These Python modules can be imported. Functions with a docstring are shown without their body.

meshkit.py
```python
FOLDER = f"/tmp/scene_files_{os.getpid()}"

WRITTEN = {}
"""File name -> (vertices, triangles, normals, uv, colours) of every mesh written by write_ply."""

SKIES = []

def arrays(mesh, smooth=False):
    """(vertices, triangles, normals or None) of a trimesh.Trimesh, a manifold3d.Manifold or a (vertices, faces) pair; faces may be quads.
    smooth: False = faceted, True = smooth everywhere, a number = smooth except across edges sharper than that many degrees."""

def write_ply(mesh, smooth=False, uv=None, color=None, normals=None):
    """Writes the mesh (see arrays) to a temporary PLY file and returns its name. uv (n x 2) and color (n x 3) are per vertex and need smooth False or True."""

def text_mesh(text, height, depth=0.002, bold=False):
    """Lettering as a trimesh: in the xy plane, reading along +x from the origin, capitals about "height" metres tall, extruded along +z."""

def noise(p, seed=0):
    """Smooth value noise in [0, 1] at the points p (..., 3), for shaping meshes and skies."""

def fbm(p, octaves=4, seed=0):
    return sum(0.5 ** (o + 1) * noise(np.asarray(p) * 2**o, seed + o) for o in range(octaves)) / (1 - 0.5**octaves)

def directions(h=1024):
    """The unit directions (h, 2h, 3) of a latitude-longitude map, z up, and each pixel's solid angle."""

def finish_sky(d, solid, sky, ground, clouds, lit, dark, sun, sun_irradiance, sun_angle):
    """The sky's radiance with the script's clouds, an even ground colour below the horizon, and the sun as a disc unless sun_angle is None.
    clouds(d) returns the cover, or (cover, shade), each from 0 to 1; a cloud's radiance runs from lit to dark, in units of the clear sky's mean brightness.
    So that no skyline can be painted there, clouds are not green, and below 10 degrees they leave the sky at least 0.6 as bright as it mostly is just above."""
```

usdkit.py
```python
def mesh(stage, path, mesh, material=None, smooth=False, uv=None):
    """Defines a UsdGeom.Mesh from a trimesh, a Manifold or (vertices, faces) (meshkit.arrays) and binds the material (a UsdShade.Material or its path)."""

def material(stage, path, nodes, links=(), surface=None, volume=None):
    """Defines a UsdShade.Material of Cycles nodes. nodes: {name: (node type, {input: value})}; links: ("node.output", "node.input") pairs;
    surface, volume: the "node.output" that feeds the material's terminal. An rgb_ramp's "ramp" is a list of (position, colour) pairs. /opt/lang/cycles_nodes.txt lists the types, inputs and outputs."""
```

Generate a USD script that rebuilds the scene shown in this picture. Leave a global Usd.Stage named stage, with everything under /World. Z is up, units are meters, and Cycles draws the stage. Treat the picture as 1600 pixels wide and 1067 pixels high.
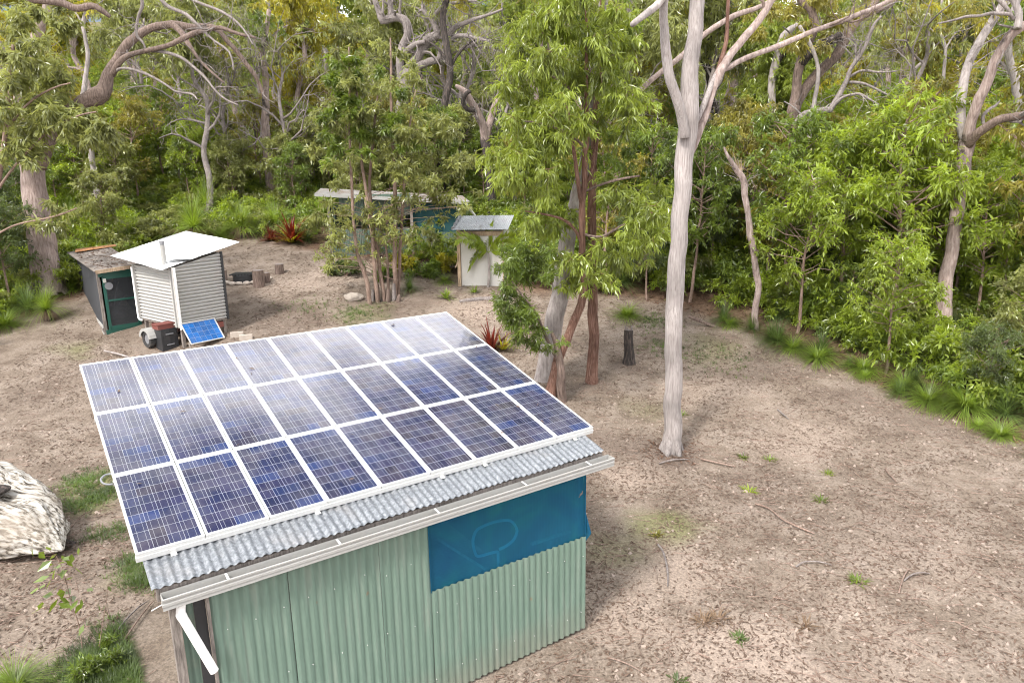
import math
import numpy as np
import trimesh
import shapely
from shapely.geometry import Polygon
import usdkit
from meshkit import fbm, noise
from pxr import Usd, UsdGeom, UsdLux, UsdShade, Gf, Sdf, Vt

stage = Usd.Stage.CreateInMemory()
UsdGeom.SetStageUpAxis(stage, UsdGeom.Tokens.z)
UsdGeom.SetStageMetersPerUnit(stage, 1.0)
W = UsdGeom.Xform.Define(stage, '/World')
stage.SetDefaultPrim(W.GetPrim())
UsdGeom.Scope.Define(stage, '/World/Looks')

# ------------------------------------------------------------------ camera, sky, sun, exposure
F, PITCH, ROLL, CZ = 1144.38, 0.2374, 0.0183, 6.75          # focal length in pixels of a 1600 wide picture
EXPOSURE = 1.6
SKY_STRENGTH = 0.07
CLOUD_AT = (8.915, 6.534, 0.488)
SUN_INTENSITY, SUN_ANGLE = 0.4, 10.0
sun_dir = np.array([-0.36, -0.52, 0.775]); sun_dir /= np.linalg.norm(sun_dir)

_c, _s, _cr, _sr = math.cos(PITCH), math.sin(PITCH), math.cos(ROLL), math.sin(ROLL)
_r, _f, _d = np.array([1, 0, 0.]), np.array([0, _c, -_s]), np.array([0, -_s, -_c])
RR = np.array([_cr * _r + _sr * _d, -_sr * _r + _cr * _d, _f])   # right, down, forward
cam = UsdGeom.Camera.Define(stage, '/World/camera')
m = np.eye(4); m[0, :3] = RR[0]; m[1, :3] = -RR[1]; m[2, :3] = -RR[2]; m[3, :3] = (0, 0, CZ)
cam.AddTransformOp().Set(Gf.Matrix4d(*m.ravel().tolist()))
cam.CreateHorizontalApertureAttr(36.0)
cam.CreateVerticalApertureAttr(36.0 * 682 / 1024)
cam.CreateFocalLengthAttr(36.0 * F / 1600)
cam.CreateClippingRangeAttr(Gf.Vec2f(0.1, 2000))
cam.CreateExposureAttr(EXPOSURE)

mat = lambda name, *a, **k: usdkit.material(stage, '/World/Looks/' + name, *a, **k)
sky_m = mat('sky_look', {
    'sky': ('sky_texture', {'sky_type': 'single_scattering', 'sun_disc': False, 'sun_elevation': math.asin(sun_dir[2]),
                            'sun_rotation': math.atan2(sun_dir[0], sun_dir[1]), 'aerosol_density': 1.0}),
    'tc': ('texture_coordinate', {}),
    'map': ('mapping', {'scale': (1.0, 1.0, 1.6), 'location': CLOUD_AT}),
    'n': ('noise_texture', {'scale': 2.5, 'detail': 5.0, 'roughness': 0.5, 'distortion': 0.3}),
    'r': ('rgb_ramp', {'ramp': [(0.34, (0.55,) * 3), (0.50, (1.0,) * 3)]}),
    'n2': ('noise_texture', {'scale': 2.5, 'detail': 5.0, 'roughness': 0.5, 'distortion': 0.3}),
    'cl': ('rgb_ramp', {'ramp': [(0.41, (0.9, 1.25, 2.2)), (0.48, (3.6, 4.0, 4.8)), (0.54, (12.0, 12.0, 12.0)), (0.61, (26.0, 25.8, 25.4))]}),
    'mx': ('mix', {'mix_type': 'mix'}),
    'nv': ('vector_math', {'math_type': 'normalize'}), 'dt': ('vector_math', {'math_type': 'dot_product', 'vector2': tuple(sun_dir)}), 'mxm': ('math', {'math_type': 'maximum', 'value2': 0.0}), 'pw': ('math', {'math_type': 'power', 'value2': 22.0}),
    'gl': ('math', {'math_type': 'multiply_add', 'value2': 1.2, 'value3': 1.0}), 'cx': ('combine_xyz', {}), 'gm': ('mix', {'mix_type': 'multiply', 'fac': 1.0}),
    'bg': ('background_shader', {'strength': SKY_STRENGTH})},
    [('tc.generated', 'map.vector'), ('map.vector', 'n.vector'), ('map.vector', 'n2.vector'), ('n.fac', 'r.fac'), ('n2.fac', 'cl.fac'),
     ('r.color', 'mx.fac'), ('sky.color', 'mx.color1'), ('tc.generated', 'nv.vector1'), ('nv.vector', 'dt.vector1'), ('dt.value', 'mxm.value1'), ('mxm.value', 'pw.value1'), ('pw.value', 'gl.value1'), ('gl.value', 'cx.x'), ('gl.value', 'cx.y'), ('gl.value', 'cx.z'), ('cl.color', 'gm.color1'), ('cx.vector', 'gm.color2'), ('gm.color', 'mx.color2'), ('mx.color', 'bg.color')], surface='bg.background')
dome = UsdLux.DomeLight.Define(stage, '/World/sky')
UsdShade.MaterialBindingAPI.Apply(dome.GetPrim()).Bind(sky_m)
dome.GetPrim().SetCustomDataByKey('kind', 'structure')
sun = UsdLux.DistantLight.Define(stage, '/World/sun')
sun.CreateIntensityAttr(SUN_INTENSITY); sun.CreateAngleAttr(SUN_ANGLE); sun.CreateNormalizeAttr(True)
sun.CreateColorAttr(Gf.Vec3f(1.0, 0.96, 0.9))
zx = sun_dir; xx = np.cross([0, 0, 1.0], zx); xx /= np.linalg.norm(xx); yx = np.cross(zx, xx)
m = np.eye(4); m[0, :3] = xx; m[1, :3] = yx; m[2, :3] = zx
sun.AddTransformOp().Set(Gf.Matrix4d(*m.ravel().tolist()))

# ------------------------------------------------------------------ terrain and pixel helpers
def slope(y):
    t = np.clip(np.asarray(y, float) - 13, 0, None)
    return np.where(t < 8, .17 / 16 * t * t, .68 + .17 * (t - 8)) + .07 * np.clip(np.asarray(y, float) - 45, 0, None)

def terr(x, y):
    x = np.asarray(x, float); y = np.asarray(y, float)
    p = np.stack([x, y, np.zeros_like(x + y)], -1)
    pad = np.clip((np.hypot(x + 1, y - 10) - 3) / 3, .25, 1)
    return slope(y) + (fbm(p * .45, 3, 3) - .5) * .16 * pad + (fbm(p * 2.3, 3, 8) - .5) * .05 - .01

def ray(px, py):
    return RR.T @ np.array([(px - 800) / F, (py - 533.5) / F, 1.0])

EYE = np.array([0, 0, CZ])
def P3(px, py, y):                       # world point at distance y ahead
    d = ray(px, py); return EYE + d * (y / d[1])
def onz(px, py, z):
    d = ray(px, py); return EYE + d * ((z - CZ) / d[2])
def gp(px, py):                          # point of the ground
    d = ray(px, py); t = np.linspace(4, 200, 9000); P = EYE + d * t[:, None]
    k = int(np.argmax(P[:, 2] <= slope(P[:, 1])))
    x, y = P[k, 0], P[k, 1]
    return np.array([x, y, float(terr(x, y))])
def ground(x, y): return np.array([x, y, float(terr(x, y))])
def ppm(y): return F / y

# ------------------------------------------------------------------ scene helpers
used = {}
def path_for(name, parent='/World'):
    k = (str(parent), name); n = used.get(k, 0); used[k] = n + 1
    return f'{parent}/{name}' if n == 0 else f'{parent}/{name}_{n:03d}'

def tag(prim, label=None, cat=None, group=None, kind=None):
    for k, v in (('label', label), ('category', cat), ('group', group), ('kind', kind)):
        if v: prim.SetCustomDataByKey(k, v)

class Thing:
    def __init__(s, name, label, cat, loc, group=None):
        s.loc = np.asarray(loc, float); s.name = name
        s.path = path_for(name)
        x = UsdGeom.Xform.Define(stage, s.path)
        x.AddTranslateOp().Set(Gf.Vec3d(*map(float, s.loc))); x.AddRotateZOp().Set(0.0); x.AddScaleOp().Set(Gf.Vec3f(1, 1, 1))
        s.prim = x.GetPrim(); tag(s.prim, label, cat, group)
    def part(s, name, mesh, material, label=None, parent=None, smooth=False, kind=None):
        v, f = mesh
        p = path_for(name, parent or s.path)
        o = usdkit.mesh(stage, p, (np.asarray(v, float) - s.loc, np.asarray(f, int)), material, smooth=smooth)
        tag(o.GetPrim(), label, None, None, kind)
        return p

def copy(root, loc, rz=0., sc=1., label=None, group=None):
    p = path_for(root.name)
    x = UsdGeom.Xform.Define(stage, p)
    x.GetPrim().GetReferences().AddInternalReference(root.path)
    x.ClearXformOpOrder()
    for op, v in (('translate', Gf.Vec3d(*map(float, loc))), ('rotateZ', float(rz)), ('scale', Gf.Vec3f(*map(float, np.broadcast_to(sc, 3))))):
        x.GetPrim().GetAttribute('xformOp:' + op).Set(v)
    x.GetPrim().GetAttribute('xformOpOrder').Set(['xformOp:translate', 'xformOp:rotateZ', 'xformOp:scale'])
    x.GetPrim().SetInstanceable(True)
    tag(x.GetPrim(), label, None, group)
    return x.GetPrim()

def place(root, loc, rz=0., sc=1.):
    pr = root.prim
    pr.GetAttribute('xformOp:translate').Set(Gf.Vec3d(*map(float, loc)))
    pr.GetAttribute('xformOp:rotateZ').Set(float(rz)); pr.GetAttribute('xformOp:scale').Set(Gf.Vec3f(*map(float, np.broadcast_to(sc, 3))))

def single(name, mesh, material, label=None, cat=None, group=None, kind=None, smooth=False):
    p = path_for(name)
    o = usdkit.mesh(stage, p, mesh, material, smooth=smooth)
    tag(o.GetPrim(), label, cat, group, kind)
    return o

# ------------------------------------------------------------------ mesh helpers: all give (vertices, triangles)
def cat(ms):
    ms = [x for x in ms if x is not None and len(x[0])]
    if not ms: return np.zeros((0, 3)), np.zeros((0, 3), int)
    at = np.cumsum([0] + [len(x[0]) for x in ms])
    return np.vstack([x[0] for x in ms]), np.vstack([np.asarray(x[1]) + a for x, a in zip(ms, at)])

BOXF = np.array([[0, 2, 3], [0, 3, 1], [4, 5, 7], [4, 7, 6], [0, 1, 5], [0, 5, 4], [2, 6, 7], [2, 7, 3], [0, 4, 6], [0, 6, 2], [1, 3, 7], [1, 7, 5]])
def box(o, a, b, c):                      # corner o and three edge vectors
    o, a, b, c = (np.asarray(x, float) for x in (o, a, b, c))
    return np.array([o + i * a + j * b + k * c for k in (0, 1) for j in (0, 1) for i in (0, 1)]), BOXF

def bar(p0, p1, w, h, up=(0, 0, 1)):
    p0, p1 = np.asarray(p0, float), np.asarray(p1, float); t = p1 - p0; t /= np.linalg.norm(t)
    up = np.asarray(up, float)
    if abs(t @ up) > .98: up = np.array([1.0, 0.1, 0])
    s = np.cross(t, up); s /= np.linalg.norm(s); n = np.cross(s, t)
    return box(p0 - s * w / 2 - n * h / 2, s * w, n * h, p1 - p0)

def tube(pts, radii, sides=8, rough=0., seed=0, cap=True):
    p = np.asarray(pts, float); n = len(p); r = np.broadcast_to(np.asarray(radii, float), (n,)).copy()
    t = np.gradient(p, axis=0); t /= np.linalg.norm(t, axis=1, keepdims=True) + 1e-9
    a = np.zeros_like(t); u = np.array([1.0, .13, .05]) if abs(t[0, 0]) < .9 else np.array([0, 1.0, .1])
    for i in range(n):
        u = u - t[i] * (u @ t[i]); u /= np.linalg.norm(u) + 1e-9; a[i] = u
    b = np.cross(t, a); ang = np.arange(sides) * 2 * np.pi / sides
    dirs = np.cos(ang)[None, :, None] * a[:, None] + np.sin(ang)[None, :, None] * b[:, None]
    rr = np.repeat(r[:, None], sides, 1)
    if rough:
        q = p[:, None] + dirs * r[:, None, None]
        rr = rr * (1 + rough * (fbm(np.concatenate([q[..., :2] * 7, q[..., 2:] * 1.6], -1) + seed * 7.3, 3, 5) - .5) * 2)
    v = (p[:, None] + dirs * rr[..., None]).reshape(-1, 3)
    i, j = np.meshgrid(np.arange(n - 1), np.arange(sides), indexing='ij')
    q = np.stack([i * sides + j, i * sides + (j + 1) % sides, (i + 1) * sides + (j + 1) % sides, (i + 1) * sides + j], -1).reshape(-1, 4)
    f = np.vstack([q[:, [0, 1, 2]], q[:, [0, 2, 3]]])
    if cap:
        v = np.vstack([v, p[:1], p[-1:]]); k = len(v) - 2; j = np.arange(sides)
        f = np.vstack([f, np.stack([np.full(sides, k), (j + 1) % sides, j], 1), np.stack([np.full(sides, k + 1), (n - 1) * sides + j, (n - 1) * sides + (j + 1) % sides], 1)])
    return v, f

def smooth_line(pts, rad, n):
    p, r = np.asarray(pts, float), np.asarray(rad, float)
    s = np.concatenate([[0], np.cumsum(np.linalg.norm(np.diff(p, axis=0), axis=1))]); x = np.linspace(0, s[-1], n)
    from scipy.interpolate import PchipInterpolator
    return PchipInterpolator(s, p)(x), PchipInterpolator(s, r)(x)

def unit(v): return v / (np.linalg.norm(v, axis=-1, keepdims=True) + 1e-9)

def grid_faces(nu, nv):
    i, j = np.meshgrid(np.arange(nu - 1), np.arange(nv - 1), indexing='ij'); a = i * nv + j
    q = np.stack([a, a + nv, a + nv + 1, a + 1], -1).reshape(-1, 4)
    return np.vstack([q[:, [0, 1, 2]], q[:, [0, 2, 3]]])

def corrugated(o, across, along, nrm, pitch=.076, amp=.009, nv=2, phase=0., seg=8, warp=0., seed=0, thick=.0):
    """A corrugated sheet: ribs run along 'along', waves go across."""
    o, across, along, nrm = (np.asarray(x, float) for x in (o, across, along, nrm))
    wl = np.linalg.norm(across); nu = max(3, int(wl / pitch * seg) + 1)
    u = np.linspace(0, 1, nu); v = np.linspace(0, 1, nv); U_, V_ = np.meshgrid(u, v, indexing='ij')
    hgt = amp * np.cos((U_ * wl / pitch + phase) * 2 * np.pi)
    if warp: hgt = hgt + warp * (fbm(np.stack([U_ * 3, V_ * 3, U_ * 0 + seed], -1), 2, seed) - .5)
    P = o + U_[..., None] * across + V_[..., None] * along + hgt[..., None] * nrm
    return P.reshape(-1, 3), grid_faces(nu, nv)

def lump(c, r, seed, sub=2, amp=.35, freq=1.3, flat=.75):
    s = trimesh.creation.icosphere(sub, 1.0); v = np.array(s.vertices)
    v = v * (1 + amp * (fbm(v * freq + seed * 5.1, 3, seed) - .5) * 2)[:, None]
    return v * np.array([1, 1, flat]) * np.asarray(r) + np.asarray(c), np.array(s.faces)

# ------------------------------------------------------------------ leaves
LEAF_F = np.array([[0, 1, 2], [0, 2, 3]])
def leaf_mesh(rng, pos, dirs, L, Wd, fold=.25):
    n = len(pos); dirs = unit(dirs)
    side = np.cross(dirs, rng.normal(size=(n, 3)) * .55 + [0, 0, 1.0]); side = unit(side); nr = np.cross(side, dirs)
    L = L * rng.uniform(.65, 1.25, (n, 1)); w = Wd * rng.uniform(.7, 1.2, (n, 1)) / 2
    mid = pos + dirs * L * .42 + nr * L * .06
    v = np.stack([pos, mid + side * w - nr * w * fold, pos + dirs * L - nr * L * .08, mid - side * w - nr * w * fold], 1)
    return v.reshape(-1, 3), (np.arange(n)[:, None, None] * 4 + LEAF_F).reshape(-1, 3)

def foliage(rng, clumps, L=.14, Wd=.04, per=60, nleaf=10, droop=.5, up=.2, flat=.75, reach=.8, twig=.006):
    """clumps: rows (x, y, z, r). Sprays of leaves that grow out of each clump's middle; gives (leaves, twigs)."""
    cl = np.asarray(clumps, float); rm = np.median(cl[:, 3])
    cnt = np.maximum(3, (per * (cl[:, 3] / rm) ** 2 * rng.uniform(.75, 1.2, len(cl))).astype(int)); idx = np.repeat(np.arange(len(cl)), cnt); n = len(idx)
    c, r = cl[idx, :3], cl[idx, 3:4]
    d = unit(rng.normal(size=(n, 3)) + [0, 0, up]); sq = np.array([1, 1, flat])
    o = c + unit(rng.normal(size=(n, 3))) * r * rng.uniform(0, .45, (n, 1)) * sq
    ln = r * reach * rng.uniform(.45, 1.1, (n, 1)); d = unit(d * sq)
    t = np.linspace(.2, 1, nleaf)[None, :] + rng.uniform(-.05, .05, (n, nleaf))
    sag = np.array([0, 0, -1.0]) * (t[..., None] ** 2) * ln[:, None] * .22 * (droop + .3)
    pos = o[:, None] + d[:, None] * ln[:, None] * t[..., None] + sag
    ld = d[:, None] * .55 + rng.normal(size=(n, nleaf, 3)) * .5 + np.array([0, 0, -droop])
    lv = leaf_mesh(rng, pos.reshape(-1, 3), ld.reshape(-1, 3), L, Wd)
    # twigs: three sided
    tv = None
    if twig:
        k = rng.random(n) < .5; o2 = c[k]; e2 = (o + d * ln)[k] + sag[k, -1]
        s = unit(np.cross(e2 - o2, rng.normal(size=o2.shape))) * twig
        v = np.stack([o2 - s, o2 + s, e2], 1).reshape(-1, 3)
        tv = v, np.arange(len(v)).reshape(-1, 3)
    return lv, tv

def blades(rng, c, n, L, Wd, up0=.2, up1=1.3, droop=1.0, seg=3, spread=.05):
    """arching grass blades from the point c"""
    az = rng.uniform(0, 2 * np.pi, n); el = rng.uniform(up0, up1, n); ln = L * rng.uniform(.6, 1.1, n)
    h = np.stack([np.cos(az), np.sin(az), np.zeros(n)], 1)
    o = np.asarray(c) + h * rng.uniform(0, spread, (n, 1)); s = np.stack([-np.sin(az), np.cos(az), np.zeros(n)], 1)
    out = []
    for k in range(seg + 1):
        t = k / seg; hor = np.cos(el) * t * ln + .12 * t * t * ln; ver = np.sin(el) * t * ln - droop * .5 * (t ** 2) * ln * np.cos(el) - .12 * droop * t ** 3 * ln
        p = o + h * hor[:, None] + np.array([0, 0, 1.0]) * ver[:, None]; w = Wd * (1 - t * .92) / 2
        out += [p - s * w, p + s * w]
    v = np.stack(out, 1); m_ = 2 * (seg + 1)
    f = np.array([[2 * k, 2 * k + 1, 2 * k + 3] for k in range(seg)] + [[2 * k, 2 * k + 3, 2 * k + 2] for k in range(seg)])
    return v.reshape(-1, 3), (np.arange(n)[:, None, None] * m_ + f).reshape(-1, 3)

# ------------------------------------------------------------------ materials
def leaf_look(name, cols, rough=.30, trans=.45, spec=.8):
    if name.startswith('grass'): cols = [(a * 2.3, b * 2.15, c * 1.9) for a, b, c in cols]
    if name.startswith('leaf_') and 'litter' not in name: cols = [(a * 3.75, b * 2.75, c * 2.4) for a, b, c in cols]
    cols = [tuple(x * k for x in c) for c, k in zip(cols, (.75, 1.1, 1.25, .7, 1.35, .85, .9))] if trans > .4 else cols; n = len(cols); ramp = [((i + .5) / n, c) for i, c in enumerate(cols)]
    return mat(name, {
        'g': ('geometry', {}), 'r': ('rgb_ramp', {'ramp': ramp}),
        'n': ('noise_texture', {'scale': 1.3, 'detail': 2.0}), 'h': ('map_range', {'from_min': .3, 'from_max': .7, 'to_min': .48 if trans > .4 else .85, 'to_max': 1.45 if trans > .4 else 1.15}),
        'mv': ('hsv', {}),
        'p': ('principled_bsdf', {'roughness': rough, 'specular_ior_level': spec}),
        't': ('translucent_bsdf', {}), 'tc': ('hsv', {'value': 1.5, 'saturation': 1.1, 'hue': .49}), 'm': ('mix_closure', {'fac': trans})},
        [('g.random_per_island', 'r.fac'), ('g.position', 'n.vector'), ('n.fac', 'h.value'), ('h.result', 'mv.value'), ('r.color', 'mv.color'), ('mv.color', 'p.base_color'),
         ('mv.color', 'tc.color'), ('tc.color', 't.color'), ('p.BSDF', 'm.closure1'), ('t.BSDF', 'm.closure2')], surface='m.closure')

def bark_look(name, a, b, c, sc=(14, 14, 1.6), bump=.5, rough=.9, char=None):
    nodes = {'g': ('geometry', {}), 'mp': ('mapping', {'scale': sc}), 'n': ('noise_texture', {'scale': 1.6, 'detail': 6.0, 'roughness': .65}),
             'r': ('rgb_ramp', {'ramp': [(.30, a), (.5, b), (.70, c)]}),
             'n2': ('noise_texture', {'scale': 1.4, 'detail': 3.0}), 'h': ('map_range', {'from_min': .3, 'from_max': .7, 'to_min': .72, 'to_max': 1.22}), 'hv': ('hsv', {}),
             'bp': ('bump', {'strength': bump, 'distance': .03}), 'p': ('principled_bsdf', {'roughness': rough, 'specular_ior_level': .25})}
    links = [('g.position', 'mp.vector'), ('mp.vector', 'n.vector'), ('n.fac', 'r.fac'), ('g.position', 'n2.vector'), ('n2.fac', 'h.value'), ('h.result', 'hv.value'), ('r.color', 'hv.color'),
             ('n.fac', 'bp.height'), ('bp.normal', 'p.normal')]
    if char:
        nodes.update({'n3': ('noise_texture', {'scale': .9, 'detail': 6.0, 'roughness': .65, 'distortion': .6}), 'r3': ('rgb_ramp', {'ramp': [(.56, (0, 0, 0)), (.64, (.85,) * 3)]}), 'mx': ('mix', {'color2': char})})
        links += [('g.position', 'n3.vector'), ('n3.fac', 'r3.fac'), ('r3.color', 'mx.fac'), ('hv.color', 'mx.color1'), ('mx.color', 'p.base_color')]
    else: links += [('hv.color', 'p.base_color')]
    return mat(name, nodes, links, surface='p.BSDF')

def paint_look(name, col, rough=.5, dirt=.25, dirt_col=(.2, .16, .12), scale=3.0, metal=0., spec=.5, streak=(1, 1, 1), lo=.52, hi=.74):
    return mat(name, {
        'g': ('geometry', {}), 'mp': ('mapping', {'scale': streak}), 'n': ('noise_texture', {'scale': scale, 'detail': 7.0, 'roughness': .65}),
        'r': ('rgb_ramp', {'ramp': [(lo, (0, 0, 0)), (hi, (dirt,) * 3)]}), 'n2': ('noise_texture', {'scale': 18.0, 'detail': 3.0}),
        'h': ('map_range', {'from_min': .3, 'from_max': .7, 'to_min': .96, 'to_max': 1.03}), 'hv': ('hsv', {'color': col}),
        'mx': ('mix', {'color2': dirt_col}), 'bp': ('bump', {'strength': .08, 'distance': .01}),
        'p': ('principled_bsdf', {'roughness': rough, 'metallic': metal, 'specular_ior_level': spec})},
        [('g.position', 'mp.vector'), ('mp.vector', 'n.vector'), ('n.fac', 'r.fac'), ('g.position', 'n2.vector'), ('n2.fac', 'h.value'), ('h.result', 'hv.value'), ('hv.color', 'mx.color1'),
         ('r.color', 'mx.fac'), ('mx.color', 'p.base_color'), ('n.fac', 'bp.height'), ('bp.normal', 'p.normal')], surface='p.BSDF')

M_green = leaf_look('leaf_green', [(.045, .085, .016), (.07, .13, .022), (.10, .17, .03), (.075, .12, .03), (.13, .20, .035), (.05, .09, .025)])
M_bright = leaf_look('leaf_bright', [(.08, .14, .02), (.12, .20, .028), (.16, .24, .035), (.10, .17, .03), (.19, .25, .04), (.07, .12, .022)])
M_grey = leaf_look('leaf_grey_green', [(.075, .11, .038), (.115, .155, .055), (.15, .19, .075), (.09, .13, .042), (.19, .225, .115), (.08, .115, .045)], rough=.30)
M_drop = leaf_look('leaf_drooping', [(.075, .125, .024), (.10, .16, .03), (.13, .19, .038), (.06, .10, .022), (.15, .20, .05), (.09, .13, .03)], rough=.3)
M_yellow = leaf_look('leaf_yellow_green', [(.115, .145, .02), (.15, .175, .026), (.10, .13, .022), (.18, .18, .03), (.08, .11, .02), (.14, .145, .028)])
M_olive = leaf_look('leaf_olive', [(.08, .10, .022), (.11, .13, .028), (.06, .08, .02), (.14, .14, .032), (.16, .13, .035), (.08, .09, .025)])
M_dark = leaf_look('leaf_dark', [(.03, .055, .018), (.045, .075, .022), (.06, .095, .03), (.04, .065, .028), (.075, .11, .045)], rough=.33)
M_grass = leaf_look('grass_green', [(.10, .15, .025), (.14, .20, .03), (.18, .23, .04), (.08, .12, .025), (.20, .22, .06)], rough=.5)
M_grass2 = leaf_look('grass_deep', [(.05, .08, .022), (.07, .11, .025), (.10, .14, .035), (.12, .13, .045)], rough=.5)
M_dry = leaf_look('dry_skirt', [(.16, .10, .055), (.11, .065, .04), (.22, .15, .09), (.08, .05, .03)], rough=.8, trans=.1)
M_red = leaf_look('red_bromeliad', [(.16, .035, .02), (.24, .07, .025), (.11, .025, .018), (.30, .15, .025), (.19, .045, .03)], rough=.4)
M_litter = leaf_look('leaf_litter', [(.125, .085, .063), (.22, .16, .12), (.33, .26, .21), (.095, .066, .05), (.46, .40, .345), (.16, .10, .07), (.26, .19, .145), (.10, .075, .06)], rough=.75, trans=.05, spec=.2)
M_litter_dark = leaf_look('leaf_litter_dark', [(.13, .075, .05), (.20, .12, .08), (.28, .18, .12), (.09, .055, .04), (.36, .26, .19), (.19, .10, .06)], rough=.8, trans=.05, spec=.2)
B_grey = bark_look('bark_grey', (.17, .14, .13), (.29, .255, .24), (.38, .34, .322), sc=(30, 30, 1.3), bump=.5)
B_pale = bark_look('bark_pale', (.18, .15, .138), (.30, .262, .246), (.40, .36, .338), sc=(9, 9, 2), bump=.4)
B_pink = bark_look('bark_pink', (.15, .112, .097), (.30, .23, .205), (.43, .355, .325), sc=(9, 9, 2.4))
B_red = bark_look('bark_red', (.07, .036, .026), (.17, .09, .065), (.29, .185, .15), sc=(24, 24, 2), bump=.8)
B_brown = bark_look('bark_brown', (.07, .05, .042), (.16, .115, .095), (.27, .205, .175), sc=(16, 16, 2), bump=.8)
B_char = bark_look('bark_charred', (.02, .017, .015), (.05, .042, .038), (.15, .11, .095), sc=(14, 14, 2), bump=.8)
B_mix = bark_look('bark_part_charred', (.15, .105, .09), (.27, .205, .18), (.38, .31, .28), sc=(12, 12, 2), char=(.03, .026, .024))
B_dead = bark_look('bark_dead_grey', (.12, .097, .088), (.21, .178, .166), (.32, .285, .265), sc=(14, 14, 4), bump=.4)
B_stem = bark_look('bark_sapling', (.13, .08, .06), (.24, .165, .13), (.34, .26, .22), sc=(20, 20, 4))

# ------------------------------------------------------------------ ground
edge_px = [(-40, 545), (20, 500), (60, 480), (125, 470), (150, 425), (250, 395), (390, 375), (470, 385), (525, 400), (610, 415), (700, 420), (800, 450), (900, 455), (1000, 468), (1110, 500), (1180, 522), (1300, 574), (1450, 636), (1640, 712)]
edge = [gp(*e)[:2] for e in edge_px]
clearing = Polygon(edge + [(16, 8), (16, -20), (-16, -20), (-16, 12)]).buffer(0)
shapely.prepare(clearing)
xs = np.concatenate([np.linspace(-140, -26, 30), np.arange(-25, 21, .16), np.linspace(22, 140, 30)])
ys = np.concatenate([np.linspace(-60, 3, 16), np.arange(4, 34, .14), np.arange(34.3, 60, .6), np.linspace(61, 230, 60)])
X, Y = np.meshgrid(xs, ys, indexing='ij'); gv = np.stack([X, Y, terr(X, Y)], -1).reshape(-1, 3)
def clear_mask(x, y):
    p = shapely.points(x, y); d = shapely.distance(clearing.exterior, p); d = np.where(shapely.contains(clearing, p), d, -d)
    d = d + (fbm(np.stack([x, y, x * 0], -1) * .8, 3, 11) - .5) * 1.8
    return np.clip(d / 1.1 + .5, 0, 1)
zone = clear_mask(gv[:, 0], gv[:, 1])
def blob(px, py, r, a=1.0):
    c = gp(px, py); q = gv[:, :2] - c[:2]; nz = fbm(gv * 1.1, 3, 21)
    return a * np.clip(1.25 - np.hypot(q[:, 0], q[:, 1]) / r - (nz - .5) * 1.9, 0, 1)
sand = np.max([blob(*b) for b in [(1170, 1010, 1.6), (1060, 900, 1.3, .7), (1300, 960, 1.3, .5), (980, 740, .9, .8), (1090, 560, 1.5, .6), (760, 480, 1.6, .9), (530, 425, 2.0, .7), (1240, 690, 1.5, .5), (1100, 610, 1.6, .5), (460, 440, 1.8, .6), (1010, 980, 1., .7), (120, 960, 1., .4), (1420, 860, 1.6, .35)]], axis=0)
dark = np.max([blob(*b) for b in [(1010, 705, 1.1, .7), (960, 690, .8, .6), (600, 480, 1.9, .6), (450, 500, 2., .5), (160, 590, 1.4, .4), (1210, 575, 1.4, .5), (1330, 620, 1.2, .5), (1440, 660, 1.2, .5), (60, 610, 1.6, .3), (180, 880, 1.2, .35), (1049, 712, .8, .9), (925, 604, .6, .7), (983, 570, .5, .7), (1180, 760, 1.5, .3), (1290, 820, 1.5, .3)]], axis=0)  # damp soil, plus contact shade painted round the tree feet
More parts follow.
